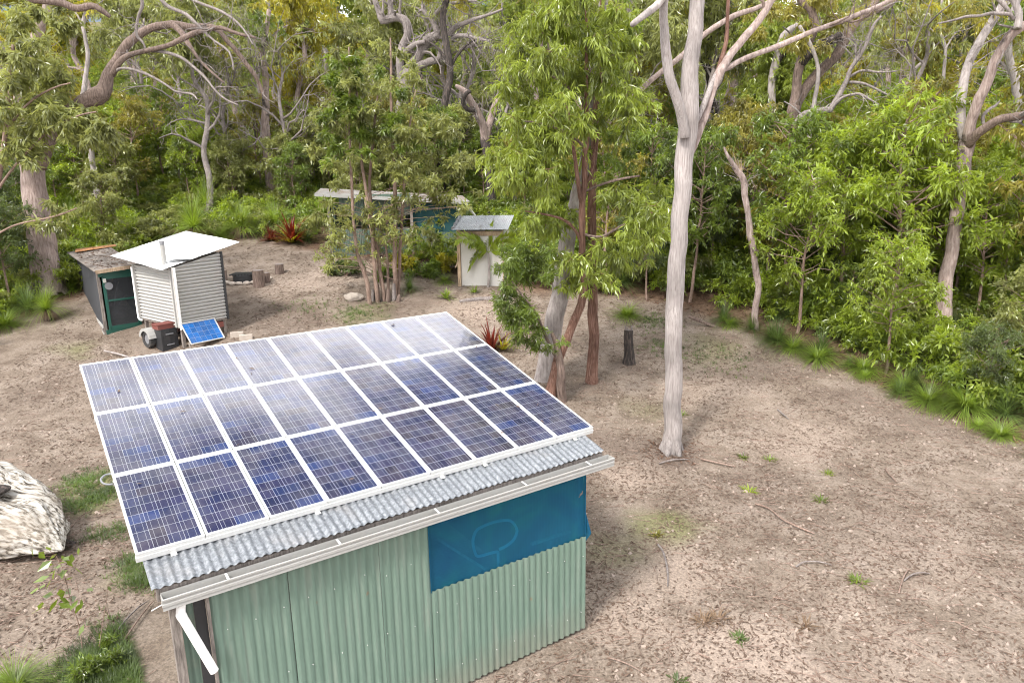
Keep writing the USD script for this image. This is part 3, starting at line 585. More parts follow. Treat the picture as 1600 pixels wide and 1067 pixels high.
top = (q + hb[..., None] * n3).reshape(-1, 3); bot = top - n3 * .012; gf = grid_faces(nu, 8); N0 = nu * 8
rim = np.concatenate([np.arange(8), np.arange(1, nu) * 8 + 7, (nu - 1) * 8 + np.arange(6, -1, -1), np.arange(nu - 2, 0, -1) * 8]); r2 = np.roll(rim, -1)
hut.part('roof', (np.vstack([top, bot]), np.vstack([gf, gf[:, ::-1] + N0, np.stack([rim, r2, r2 + N0], 1), np.stack([rim, r2 + N0, rim + N0], 1)])), P_white, smooth=30)
vb = onroof(257, 412); vt = vb + Z * .66
vp = hut.part('vent_pipe', tube([vb - Z * .03, vt], .075, 12), P_gutter, smooth=40)
hut.part('cowl', tube([vt - Z * .06, vt + Z * .06], .078, 12), P_wire, smooth=40, parent=vp)
hut.part('roof_rag', lump(onroof(281, 408) + n3 * .03, (.35, .08, .03), 3, 2, .5), P_black, 'dark strip of torn flashing on the roof')
for t in np.linspace(.1, .9, 4): hut.part('rafter', bar(Cb * [1, 1, 0] + Z * (zC - .03) + (ey * wL + Z * (zL - zC)) * t + outL * 0, Rb * [1, 1, 0] + Z * (zR - .03) + (ey * wL + Z * (zL - zC)) * t, .05, .08), P_timber)
# trailer under it
gw = gp(236, 543); 
trl = Thing('box_trailer', 'old trailer with dull red tray and pale mudguard under the cream hut', 'trailer', ground(*(Cb + ex * wR / 2 + ey * wL / 2)[:2]))
tz = gw[2] + .55
trl.part('tray', box(Cb - ey * .05 + ex * .25 + Z * (tz - zb) - Z * .1, ex * (wR - .45), ey * (wL - .1), Z * (zb - tz - .02)), P_redmetal)
wc = np.array([gw[0], gw[1], gw[2] + .30]) + ey * .05
ax = outL
def ring(c, axis, r0, r1, w, n=24):
    a = unit(np.cross(axis, Z)); an = np.linspace(0, 2 * np.pi, n, endpoint=False); out = []
    prof = [(r0, -w / 2), (r1 - .02, -w / 2), (r1, -w / 4), (r1, w / 4), (r1 - .02, w / 2), (r0, w / 2)]
    v = np.array([[c + (a * math.cos(t) + Z * math.sin(t)) * r + axis * x for r, x in prof] for t in an]).reshape(-1, 3); m_ = len(prof); f = []
    for i in range(n):
        for j in range(m_):
            p, q = i * m_ + j, i * m_ + (j + 1) % m_; p2, q2 = ((i + 1) % n) * m_ + j, ((i + 1) % n) * m_ + (j + 1) % m_
            f += [[p, q, q2], [p, q2, p2]]
    return v, np.array(f)
wh = trl.part('wheel', ring(wc, ax, .17, .30, .18), P_tyre)
trl.part('rim', tube([wc - ax * .06, wc + ax * .06], 0.175, 16), P_wire, parent=wh)
arc = [wc + (unit(np.cross(ax, Z)) * math.cos(t) + Z * math.sin(t)) * .37 for t in np.linspace(.15, math.pi - .15, 9)]
mg = np.array([[p + ax * s for s in (-.12, .14)] for p in arc]).reshape(-1, 3)
arcside = np.array([[p + ax * .14, wc + (p - wc) * .74 + ax * .14] for p in arc]).reshape(-1, 3)
trl.part('mudguard', cat([(mg, grid_faces(9, 2)), (arcside, grid_faces(9, 2))]), P_gutter, 'pale scuffed mudguard')
trl.part('axle', bar(wc - ax * .1, wc - ax * 1.4, .06, .06), P_black)
lid = onz(260, 508, gw[2] + 1.0)
crt = gp(257, 548)
k = crt + Z * .0
cb = Thing('black_crate', 'black plastic crate with handles standing against the trailer wheel', 'crate', crt)
cb.part('body', cat([box(k - ex * .05, ex * .55, ey * .40, Z * .72)] + [box(k - ex * .05 + ex * x - outR * -.0 - ey * .012, ex * .05, ey * .012, Z * .70) for x in (0, .25, .5)]), P_black)
for h in (.2, .55): cb.part('handle', bar(k + ex * .1 - ey * .03 + Z * h, k + ex * .35 - ey * .03 + Z * h, .03, .03), P_wire)
bx = Thing('red_tool_box', 'dull red metal box with a flat lid lying above the black crate', 'box', crt + Z * .72)
bx.part('body', box(k + Z * .722 - ex * .1 + ey * .02, ex * .62, ey * .38, Z * .14), P_redmetal)
bx.part('lid', box(k + Z * .864 - ex * .12 + ey * .0, ex * .66, ey * .42, Z * .03), P_redmetal)
# small solar panel leaning beneath the hut
s00, s10, s01, s11 = P3(293, 506, Cb[1] - .05), P3(343, 497, Rb[1] - .15), P3(298.5, 539, Cb[1] - .5), P3(351, 528, Rb[1] - .6)
sp = Thing('small_solar_panel', 'small bright blue solar panel leaning in the gap under the cream hut', 'solar panel', s01)
e1, e2 = unit(s11 - s01), (s00 - s01); wS, hS = np.linalg.norm(s11 - s01), np.linalg.norm(s00 - s01); e2 = unit(e2 - e1 * (e2 @ e1)); e3 = np.cross(e1, e2); e3 *= np.sign(e3 @ (EYE - s01))
C_bright = glossy_cell('cell_bright_blue', [(.012, .085, .30), (.02, .14, .42), (.015, .11, .35)], 40)
sp.part('frame', cat([box(s01, e1 * wS, e2 * .03, e3 * .03), box(s01 + e2 * (hS - .03), e1 * wS, e2 * .03, e3 * .03), box(s01 + e2 * .03, e1 * .03, e2 * (hS - .06), e3 * .03), box(s01 + e2 * .03 + e1 * (wS - .03), e1 * .03, e2 * (hS - .06), e3 * .03)]), P_alu)
sp.part('backsheet', box(s01 + e1 * .03 + e2 * .03, e1 * (wS - .06), e2 * (hS - .06), e3 * .012), C_back)
for j in range(4):
    for i in range(6):
        cw, ch = (wS - .08) / 6, (hS - .08) / 4; o = s01 + e1 * (.04 + i * cw) + e2 * (.04 + j * ch) + e3 * .014
        sp.part('cell', (np.array([o, o + e1 * (cw - .006), o + e1 * (cw - .006) + e2 * (ch - .006), o + e2 * (ch - .006)]), np.array([[0, 1, 2], [0, 2, 3]])), C_bright)
sp.part('prop', bar(ground(s11[0], s11[1]) - Z * .02, s11 + e2 * .1 - e3 * .03, .04, .04), P_timber)
sp.part('prop', bar(ground(s01[0], s01[1]) - Z * .02, s01 + e2 * .1 - e3 * .03, .04, .04), P_timber)
kb = gp(378, 536)
for i, (x, y) in enumerate(((371, 527), (385, 531))):
    q = gp(x, y); cbk = Thing('concrete_block', ['grey concrete block beside the right leg of the trailer hut', 'grey concrete block half hidden behind the solar array edge'][i], 'concrete block', q)
    cbk.part('block', cat([box(q - [.2, .1, .03], [.40, .12, 0], [-.05, .17, 0], Z * .05), box(q - [.2, .1, -.02], [.40, .12, 0], [-.05, .17, 0], Z * .14)]), P_rock)

# ------------------------------------------------------------------ mesh cage beside the hut
FL, FR, BL = gp(166, 520), gp(222, 513), gp(134, 481)
zc = FL[2]; FR = onz(222, 513, zc); BL = onz(134.5, 482, zc)
BR = FR + BL - FL; T1z = above(FL, 152, 423); T2z = above(FR, 205, 416); T3z = above(BL, 124, 412)
cage = Thing('aviary_cage', 'dark mesh cage with a green framed door left of the trailer hut', 'cage', ground(*((FL + BR) / 2)[:2]))
Hc = T1z - zc
V = lambda p, h: np.r_[p[:2], zc + h]
c1, c2 = unit(FR - FL), unit(BL - FL); fo = np.cross(c1, Z); fo *= np.sign(fo @ (EYE - FL))
so = np.cross(c2, Z); so *= np.sign(so @ (EYE - FL))
for p in (FL, FR, BL, BR): cage.part('post', bar(V(p, -.3), V(p, Hc), .09, .09, c1), P_timber)
M_screen = mat('insect_mesh', {'p': ('principled_bsdf', {'base_color': (.015, .016, .018), 'roughness': .7}), 't': ('transparent_bsdf', {}), 'm': ('mix_closure', {'fac': .42})}, [('p.BSDF', 'm.closure1'), ('t.BSDF', 'm.closure2')], surface='m.closure')
cage.part('side_screen', (np.array([V(FL, .1) + so * .05, V(BL, .1) + so * .05, V(BL, Hc - .03) + so * .05, V(FL, Hc - .03) + so * .05]), np.array([[0, 1, 2], [0, 2, 3]])), P_mesh)
cage.part('back_screen', (np.array([V(BL, .0), V(BR, .0), V(BR, Hc - .03), V(BL, Hc - .03)]), np.array([[0, 1, 2], [0, 2, 3]])), P_mesh)
cage.part('side_screen', (np.array([V(FR, .0), V(BR, .0), V(BR, Hc - .03), V(FR, Hc - .03)]), np.array([[0, 1, 2], [0, 2, 3]])), P_mesh)
for i in range(3): cage.part('base_board', bar(V(FL, .02 + i * .12) + so * .07, V(BL, .02 + i * .12) + so * .07, .03, .10), P_cream if i != 1 else P_timber)
wF = np.linalg.norm(FR - FL)
cage.part('sill', bar(V(FL, .06) + fo * .06, V(FR, .06) + fo * .06, .05, .16), P_dkgreen)
cage.part('header', bar(V(FL, Hc - .12) + fo * .06, V(FR, Hc - .12) + fo * .06, .05, .2), P_dkgreen)
D0, D1 = FL + c1 * .14 + fo * .07, FR - c1 * .06 + fo * .07
dr = cage.part('door', cat([bar(V(D0, .14), V(D0, Hc - .24), .09, .04, fo), bar(V(D1, .14), V(D1, Hc - .24), .09, .04, fo), bar(V(D0, .2), V(D1, .2), .04, .12), bar(V(D0, Hc - .26), V(D1, Hc - .26), .04, .1), bar(V(D0, Hc * .52), V(D1, Hc * .52), .04, .06)]), P_dkgreen)
cage.part('screen', (np.array([V(D0, .2), V(D1, .2), V(D1, Hc - .26), V(D0, Hc - .26)]) - fo * .01, np.array([[0, 1, 2], [0, 2, 3]])), M_screen, parent=dr)
lt = V(D0 + c1 * .13, Hc - .55) + fo * .03
cage.part('latch_plate', tube([lt, lt + fo * .02], .13, 14), P_wire, parent=dr)
cage.part('notice', box(V(D0 + c1 * -.03, Hc - .42) + fo * .03, c1 * .10, Z * .14, fo * .01), P_panelwhite, parent=dr)
br = V((FL + BR) / 2, .1)
for dx, dz, l in ((.25, 1.3, 0), (-.2, .9, 1), (.45, .8, 2)): cage.part('perch_branch', tube(*smooth_line([br + fo * .3, br + fo * .3 + c1 * dx * .5 + Z * dz * .55, br + fo * .3 + c1 * dx * 1.3 + Z * dz], [.035, .028, .015], 7), 6), B_dead)
def slab(cs, th, name, mt, lab=None):
    cs = np.array(cs); n = unit(np.cross(cs[1] - cs[0], cs[3] - cs[0])); n *= np.sign(n[2]); v = np.vstack([cs, cs - n * th])
    f = [[0, 1, 2], [0, 2, 3], [4, 6, 5], [4, 7, 6]] + [x for i in range(4) for x in ([i, i + 4, (i + 1) % 4], [(i + 1) % 4, i + 4, (i + 1) % 4 + 4])]
    return cage.part(name, (v, np.array(f)), mt, lab)
zt = zc + Hc
tp = lambda p, h, a, b: V(p, Hc + h) + fo * a + so * b
slab([tp(FL, .02, .28, .16), tp(FR, .10, .28, -.1), tp(BR, .22, -.25, -.1), tp(BL, .12, -.25, .3)], .04, 'roof', P_timber, 'flat grey roof strewn with leaves')
rs = (tp(BL, .14, -.3, .2) + tp(BR, .24, -.3, -.1)) / 2
slab([rs + c1 * -.8 + fo * 1.0 + Z * .0, rs + c1 * .9 + fo * .55 + Z * .07, rs + c1 * 1.0 + Z * .09, rs + c1 * -.5 + Z * .03], .01, 'loose_sheet', P_rust, 'rusty orange loose iron sheet at the back of the roof')
cage.part('fascia', bar(tp(FL, -.02, .29, .12), tp(FR, .06, .29, -.1), .03, .12), P_tan)
lr = np.random.default_rng(3); n = 420
a_, b_ = lr.uniform(.03, .97, n), lr.uniform(.03, .97, n); q00, q10, q11, q01 = tp(FL, .03, .25, .1), tp(FR, .11, .25, -.1), tp(BR, .23, -.2, -.1), tp(BL, .13, -.2, .25)
pp = (1 - a_)[:, None] * (1 - b_)[:, None] * q00 + a_[:, None] * (1 - b_)[:, None] * q10 + (a_ * b_)[:, None] * q11 + ((1 - a_) * b_)[:, None] * q01
cage.part('fallen_leaf', leaf_mesh(lr, pp + [0, 0, .015], lr.normal(size=(n, 3)) * [1, 1, .12], .12, .04), M_litter, kind='stuff')

# ------------------------------------------------------------------ outhouse
oL, oR = gp(717, 446), gp(788, 447); oR = onz(788, 447, oL[2])
o1 = unit(oR - oL); of = np.cross(o1, Z); of *= np.sign(of @ (EYE - oL)); wO = np.linalg.norm(oR - oL)
zo = oL[2]; hO = above(oL, 716, 363) - zo
out = Thing('outhouse', 'narrow white panelled outhouse with timber posts and grey iron roof', 'outhouse', (oL + oR) / 2)
q = lambda a, b, h: oL + o1 * a - of * b + Z * h
out.part('front_panel', box(q(.12, 0, -.05), o1 * (wO - .12), -of * .04, Z * (hO - .1)), P_panelwhite)
out.part('side_wall', box(q(0, .05, -.05), o1 * .04, -of * 1.4, Z * (hO + .1)), P_timber); out.part('side_wall', box(q(wO - .04, .05, -.05), o1 * .04, -of * 1.4, Z * (hO + .1)), P_panelwhite)
out.part('back_wall', box(q(.05, 1.46, -.05), o1 * (wO - .1), -of * .04, Z * (hO + .1)), P_panelwhite)
out.part('post', bar(q(.05, -.02, -.1), q(.05, -.02, hO + .12), .12, .12, o1), P_tan); out.part('post', bar(q(wO - .02, -.02, -.1), q(wO - .02, -.02, hO + .1), .05, .05, o1), P_tan)
out.part('post', bar(q(-.06, .5, -.1), q(-.06, .5, hO + .2), .12, .12, o1), P_black); out.part('lintel', bar(q(.0, -.03, hO - .05), q(wO, -.03, hO - .05), .06, .18), P_tan)
for a in np.linspace(.25, wO - .25, 3): out.part('cover_strip', bar(q(a, -.006, 0), q(a, -.006, hO - .2), .03, .012, of), P_panelwhite) if a > wO else None
rz = above(oL, 716, 361); rb = above(oL - of * 1.5, 704, 341)
ov = .32
out.part('roof_sheet', corrugated(q(-.12, -ov, hO + .12), o1 * (wO * .5 + .14), -of * (1.5 + ov) + Z * .42, Z, nv=4, seg=8, amp=.011), P_oldzinc, smooth=True)
out.part('roof_sheet', corrugated(q(wO * .5 + .0, -ov, hO + .125), o1 * (wO * .5 + .24), -of * (1.5 + ov) + Z * .42, Z, nv=4, seg=8, amp=.011), P_oldzinc, smooth=True)
vp = [q(-.14, -.1 + k * .45, hO + .16 + k * .12) for k in range(4)]
out.part('vent_pipe', tube([vp[0], vp[3]], .05, 10), P_wire, smooth=40)
for k in range(4): out.part('pipe_collar', tube([vp[k] - unit(vp[3] - vp[0]) * .04, vp[k] + unit(vp[3] - vp[0]) * .04], .075, 10), P_wire)
out.part('pipe_elbow', tube([vp[3] - Z * .05, vp[3] + Z * .35], .05, 10), P_wire); out.part('pipe_cap', tube([vp[3] + Z * .33 - o1 * .12, vp[3] + Z * .33 + o1 * .08], .06, 10), P_wire)
out.part('door_catch', tube(*smooth_line([q(-.08, -.05, 1.35), q(-.02, -.1, 1.38), q(.02, -.1, 1.2), q(-.1, -.08, .75)], [.02] * 4, 12), 6), P_tan)

# ------------------------------------------------------------------ long green shed at the back
gL, gR = gp(518, 402), gp(722, 396); gR = onz(722, 394, gL[2])
g1 = unit(gR - gL); gf_ = np.cross(g1, Z); gf_ *= np.sign(gf_ @ (EYE - gL)); wG = np.linalg.norm(gR - gL); zg = gL[2]
bs_ = Thing('workshop_shed', 'long weathered green shed with open front and low white roof behind the saplings', 'shed', (gL + gR) / 2)
q = lambda a, b, h: gL + g1 * a - gf_ * b + Z * h
hR = above(gR, 728, 316) - zg; hL = above(gL, 540, 305) - zg; wM = wG * .62
bs_.part('front_sheet', corrugated(q(.0, 0, -.05), g1 * wM, Z * 1.25, gf_, nv=3), P_dirtgreen, smooth=True)
bs_.part('upper_sheet', corrugated(q(.5, 0, hL - .95), g1 * (wM - .5), Z * .95, gf_, nv=3), P_dirtgreen, smooth=True)
bs_.part('front_sheet', corrugated(q(wM, .1, -.05), g1 * (wG - wM), Z * 1.0, gf_, nv=3), P_dirtgreen, smooth=True)
bs_.part('teal_wall', box(q(wM, .14, .7), g1 * (wG - wM - .1), -gf_ * .03, Z * (hR - .75)), P_teal, 'dark teal cloth wall at the right end')
bs_.part('back_wall', corrugated(q(0, 3.2, -.2), g1 * wG, Z * 2.35, -gf_, nv=3), P_dirtgreen, smooth=True)
for a in (0, wG): bs_.part('side_wall', corrugated(q(a, .05, -.2), -gf_ * 3.1, Z * 2.35, g1, nv=3), P_dirtgreen, smooth=True)
for a in (.03, wM, wG - .05): bs_.part('post', bar(q(a, -.04, -.1), q(a, -.04, hR), .12, .12, g1), P_timber)
bs_.part('post', bar(gp(590, 402) - Z * .1, P3(570, 300, gL[1] - .4), .2, .2, g1), P_tan, 'pale weathered post leaning at the front')
bs_.part('counter', box(q(.4, .3, 1.15), g1 * (wM - .6), -gf_ * .5, Z * .05), P_timber)
for i in range(9):
    a, b = -.5 + (wG + .9) * i / 9, -.5 + (wG + .9) * (i + 1) / 9
    bs_.part('roof_sheet', corrugated(q(a, -.3, hL + .06 - (hL - hR) * (a / wG) + .003 * (i % 2)), g1 * (b - a) - Z * ((hL - hR) * (b - a) / wG), -gf_ * 3.5 + Z * .14, Z, nv=4, seg=6, amp=.011), P_oldwhite, smooth=True)
bs_.part('gutter', bar(q(-.5, -.34, hL + .02 + (hL - hR) * .5 / wG), q(wG + .3, -.34, hR - .02), .11, .14), P_gutter)
bs_.part('downpipe', bar(q(wG + .2, -.2, hR - .05), q(wG + .75, .6, hR - .7), .08, .08), P_pvc)
# distant pale roof glimpsed through the trees
dq = P3(470, 163, 62); dr_ = Thing('distant_hut', 'far pale roofed hut glimpsed through the trees below the slope', 'hut', ground(dq[0], 62))
gz = ground(dq[0], 62)[2]
dr_.part('wall', box([dq[0] - 1.6, 62.3, gz - .3], [3.2, 0, 0], [0, 3.0, 0], [0, 0, max(.5, dq[2] - gz + .2)]), P_dirtgreen)
dr_.part('roof', box([dq[0] - 2, 61.7, dq[2] - .1], [4.0, .4, 0], [0, 4.0, .9], [0, 0, .06]), P_white)

# ------------------------------------------------------------------ trees
def px_line(pts, y0, y1=None):
    """pixel polyline (x, y, width) at the distance y0 .. y1 -> points and radii"""
    n = len(pts); ys_ = np.linspace(y0, y0 if y1 is None else y1, n)
    P = np.array([P3(a[0], a[1], y) for a, y in zip(pts, ys_)]); r = np.array([a[2] for a in pts], float) / 2 / ppm(ys_)
    return P, r

def limb(pts, y0, y1=None, n=None, sides=10, rough=.12, seed=0):
    P, r = px_line(pts, y0, y1); n = n or max(6, 3 * len(pts))
    P, r = smooth_line(P, r, n)
    w = (np.stack([fbm(P * 1.6 + k * 9.1 + seed, 2, 4) for k in range(3)], -1) - .5) * np.minimum(r * .8, .10)[:, None]
    w[0] = 0
    return P + w, r

def wood(P, r, sides=10, rough=.12, seed=0): return tube(P, r, sides, rough, seed)

def sprout(rng, P, r, n, length, t0=.25, lev=2, thin=.55, up=.25, curl=.35):
    """small side branches off a line; gives (list of (points, radii), list of tips)"""
    out, tips = [], []
    for _ in range(n):
        t = rng.uniform(t0, 1); k = min(len(P) - 2, int(t * (len(P) - 1)))
        o = P[k]; d = unit(P[k + 1] - P[k]); rd = max(.006, r[k] * thin * rng.uniform(.5, 1))
        d = unit(d * .6 + unit(rng.normal(size=3)) * .9 + [0, 0, up]); ln = length * rng.uniform(.5, 1.2); m_ = 6; q = [o]
        for i in range(m_ - 1):
            d = unit(d + rng.normal(size=3) * curl + [0, 0, up * .15]); q.append(q[-1] + d * ln / (m_ - 1))
        q = np.array(q); rr = np.linspace(rd, rd * .28, m_)
        out.append((q, rr)); tips.append(q[-1])
        if lev > 1:
            o2, t2 = sprout(rng, q, rr, rng.integers(2, 4), length * .5, .3, lev - 1, .6, up, curl); out += o2; tips += t2
    return out, tips

def tubes(lines, sides=4): return cat([tube(p, np.maximum(r, .004), sides, cap=False) for p, r in lines])

def px_clumps(rng, spec, y, dy=1.2):
    """(px, py, radius in pixels[, distance]) -> clump rows"""
    out = []
    for s in spec:
        yy = (s[3] if len(s) > 3 else y) + rng.uniform(-dy, dy); p = P3(s[0], s[1], yy); out.append([*p, s[2] / ppm(yy)])
    return np.array(out)

def fill(rng, cx, cy, rx, ry, n, r0, r1):
    """n clumps scattered over an ellipse of the picture"""
    a, q = rng.uniform(0, 2 * np.pi, n), np.sqrt(rng.random(n))
    return [(cx + rx * q[i] * math.cos(a[i]), cy + ry * q[i] * math.sin(a[i]), rng.uniform(r0, r1)) for i in range(n)]

def base_on(P, sink=.15):
    P = P.copy(); z = float(terr(P[0, 0], P[0, 1])); P[0, 2] = z - sink
    return P

# --- the tall grey trunk beside the shed
rng = np.random.default_rng(101)
y1 = 16.17
T = Thing('grey_gum_tree', 'tall grey stringy barked tree standing alone in the clearing right of the shed', 'tree', ground(3.7, y1))
P, r = limb([(1049, 712, 38), (1049, 700, 33), (1050, 680, 30), (1051, 600, 28), (1053, 520, 27), (1056, 450, 27), (1060, 380, 26), (1068, 260, 27), (1074, 190, 29), (1080, 100, 24), (1086, 50, 22), (1091, 0, 21), (1094, -80, 19), (1085, -200, 16), (1090, -330, 12)], y1, y1 + .4, 70)
P = base_on(P); T.part('trunk', wood(P, r, 18, .06), B_grey, smooth=True)
fl = [tube(*smooth_line([P[0] + [math.cos(a) * .10, math.sin(a) * .10, .5], P[0] + [math.cos(a) * .18, math.sin(a) * .18, .28], P[0] + [math.cos(a) * .29, math.sin(a) * .29, .10]], [.07, .09, .05], 8), 9, .2) for a in (.3, 1.7, 2.9, 4.1, 5.2)]
T.part('root_flare', cat(fl), B_grey, smooth=True)
n_ = 130; a_ = rng.uniform(0, 2 * np.pi, n_); r_ = .26 + np.abs(rng.normal(size=n_)) * .28; bp_ = np.stack([P[0, 0] + np.cos(a_) * r_, P[0, 1] + np.sin(a_) * r_], 1); bp_ = np.c_[bp_, terr(bp_[:, 0], bp_[:, 1]) + .015 + .05 * np.clip(.5 - r_, 0, 1)]
T.part('shed_bark', leaf_mesh(rng, bp_, rng.normal(size=(n_, 3)) * [1, 1, .15], .16, .03), M_litter_dark, 'strips of shed bark about the foot', kind='stuff')
lines = []
for i, (pts, ya, yb, m_) in enumerate([
    ([(1069, 215, 17), (1063, 180, 16), (1055, 150, 15), (1044, 110, 15), (1038, 60, 14), (1036, 20, 13), (1038, 0, 13), (1045, -100, 11), (1035, -220, 8)], y1, y1 - .5, B_grey),
    ([(1037, -6, 11), (1024, 10, 11), (1008, 24, 10), (988, 40, 8)], y1 - .35, y1 - 1.2, B_pale),
    ([(1076, 245, 12), (1088, 215, 14), (1105, 170, 13), (1118, 125, 14), (1130, 103, 12), (1150, 75, 11), (1180, 40, 11), (1205, 0, 10), (1240, -90, 8), (1260, -200, 5)], y1 + .3, y1 + 1.5, B_pink),
    ([(1120, 118, 8), (1128, 90, 7), (1135, 60, 6), (1138, 0, 5), (1143, -80, 3)], y1 + .8, y1 + 1.2, B_red),
    ([(1130, 110, 8), (1150, 98, 8), (1180, 85, 8), (1225, 68, 8), (1262, 52, 7), (1320, 32, 7), (1380, 6, 6), (1440, -30, 4)], y1 + .8, y1 + 2.2, B_pink),
    ([(1078, 205, 9), (1092, 180, 9), (1106, 145, 8), (1119, 118, 7)], y1 + .2, y1 + .7, B_grey)]):
    q, rr = limb(pts, ya, yb, seed=i); T.part('limb', wood(q, rr, 10, .14, i), m_, smooth=True); lines.append((q, rr))
br, tips = [], []
for q, rr in lines[:1] + lines[2:5]:
    a, b = sprout(rng, q, rr, 7, 1.3, .5); br += a; tips += b
T.part('twig', tubes(br), B_brown, 'thin bare side twigs', kind='stuff')
cl = np.array([[4.2 + rng.normal() * 2.6, y1 + .5 + rng.normal() * 2.0, rng.uniform(14.5, 18.5), rng.uniform(.6, 1.0)] for _ in range(20)])
lv, tw = foliage(rng, cl, .17, .035, 26, 9, .8); T.part('crown', lv, M_olive, 'foliage high above'); T.part('fine_twig', tw, B_brown, kind='stuff')

# --- leaning grey trunk, red stemmed leafy tree and straight red trunk behind the array corner
rng = np.random.default_rng(102)
T = Thing('leaning_gum_tree', 'thick pale grey trunk leaning right behind the right corner of the solar array', 'tree', ground(.9, 20.6))
P, r = limb([(838, 640, 30), (846, 605, 26), (857, 545, 29), (866, 500, 30), (876, 450, 28), (891, 350, 24), (903, 300, 22), (914, 262, 20), (922, 200, 18), (928, 120, 16), (937, 40, 14), (955, -60, 11), (970, -180, 7)], 20.5, 21.0, 50)
P = base_on(P); T.part('trunk', wood(P, r, 14, .05), B_pale, smooth=True)
q, rr = limb([(930, 110, 9), (955, 85, 9), (975, 45, 8), (985, 0, 7), (990, -60, 5)], 20.8, 21.6); T.part('limb', wood(q, rr, 8), B_dead, smooth=True)
q, rr = limb([(940, 205, 7), (1002, 140, 8), (1040, 106, 8), (1062, 90, 8), (1100, 55, 8), (1145, 25, 8), (1182, 13, 7), (1250, -30, 5)], 21.2, 22.5); T.part('limb', wood(q, rr, 8), B_pink, smooth=True)
cl = np.array([[*(P3(960, -140, 21) + rng.normal(size=3) * [2.2, 1.5, 1.6]), rng.uniform(.6, 1.1)] for _ in range(20)])
lv, tw = foliage(rng, cl, .17, .035, 22, 9, .8); T.part('crown', lv, M_olive)

T = Thing('red_stemmed_tree', 'leafy young tree with curved red stems and drooping green leaves behind the array', 'tree', ground(1.1, 19.2))
P, r = limb([(860, 655, 24), (861, 625, 20), (863, 600, 19), (868, 572, 17), (878, 547, 15), (897, 505, 13), (910, 473, 13), (913, 445, 12), (910, 400, 11), (909, 350, 11), (911, 310, 10), (914, 262, 9), (916, 200, 8), (916, 140, 6), (917, 75, 5), (915, 10, 3), (913, -50, 2)], 19.2, 19.3, 60)
P = base_on(P); T.part('trunk', wood(P, r, 12, .2), B_red, smooth=True); allp = [(P[25:], r[25:])]
for i, (pts, ya, yb, m_) in enumerate([
    ([(881, 655, 19), (879, 625, 16), (876, 600, 15), (874, 570, 13), (870, 540, 10), (862, 520, 6)], 19.1, 19.0, B_brown),
    ([(909, 318, 7), (904, 290, 7), (899, 255, 6), (894, 220, 6), (890, 190, 5), (882, 150, 3)], 19.25, 18.8, B_red),
    ([(911, 305, 5), (925, 262, 5), (930, 225, 4), (940, 180, 3)], 19.3, 19.8, B_red),
    ([(909, 385, 5), (890, 350, 5), (872, 340, 4), (850, 335, 3), (820, 330, 2)], 19.25, 18.6, B_red),
    ([(910, 365, 5), (935, 370, 4), (980, 350, 4), (1030, 345, 2)], 19.3, 18.4, B_brown),
    ([(912, 300, 4), (950, 285, 4), (1000, 275, 3)], 19.3, 18.7, B_brown),
    ([(915, 170, 4), (880, 130, 4), (840, 110, 2)], 19.3, 18.8, B_brown),
    ([(916, 120, 4), (950, 90, 3), (985, 80, 2)], 19.3, 18.9, B_brown),
    ([(870, 560, 5), (850, 520, 5), (835, 485, 4), (815, 460, 3), (800, 440, 2)], 19.0, 18.2, B_brown),
    ([(914, 230, 4), (870, 200, 4), (815, 190, 2)], 19.3, 18.8, B_brown)]):
    q, rr = limb(pts, ya, yb, seed=i); T.part('limb', wood(q, rr, 8, .1), m_, smooth=True); allp.append((q, rr))
spec = (fill(rng, 880, 60, 85, 60, 30, 22, 34) + fill(rng, 845, 150, 68, 60, 26, 20, 32) + fill(rng, 950, 130, 50, 90, 26, 18, 30) + fill(rng, 830, 255, 62, 55, 26, 18, 30) + fill(rng, 800, 240, 30, 50, 10, 14, 22)
        + fill(rng, 985, 290, 55, 30, 18, 16, 25) + fill(rng, 1010, 345, 50, 32, 20, 16, 24) + fill(rng, 925, 400, 55, 32, 20, 16, 25) + fill(rng, 850, 345, 48, 30, 14, 15, 24)
        + fill(rng, 920, 445, 45, 20, 10, 12, 20) + fill(rng, 880, 210, 40, 50, 12, 14, 24) + fill(rng, 965, 60, 40, 50, 12, 16, 26) + fill(rng, 860, -30, 80, 40, 14, 22, 34) + fill(rng, 990, 395, 28, 25, 8, 12, 18))
cl = px_clumps(rng, spec, 19.0, 1.5)
lv, tw = foliage(rng, cl, .22, .05, 13, 9, 1.0, up=.1, reach=1.0); T.part('crown', lv, M_drop); T.part('fine_twig', tw, B_red, kind='stuff')
spec = fill(rng, 825, 520, 26, 40, 14, 10, 16) + fill(rng, 800, 455, 28, 50, 18, 13, 20) + fill(rng, 835, 410, 40, 30, 12, 13, 20) + fill(rng, 800, 395, 25, 25, 6, 12, 18) + fill(rng, 805, 500, 25, 25, 6, 10, 16) + fill(rng, 875, 540, 22, 8, 4, 8, 12)
lv2, tw2 = foliage(rng, px_clumps(rng, spec, 18.6, .7), .13, .034, 22, 9, .5, up=.1, reach=1.0); T.part('lower_foliage', lv2, M_green, 'darker leaves low on the left'); T.part('fine_twig', tw2, B_brown, kind='stuff')

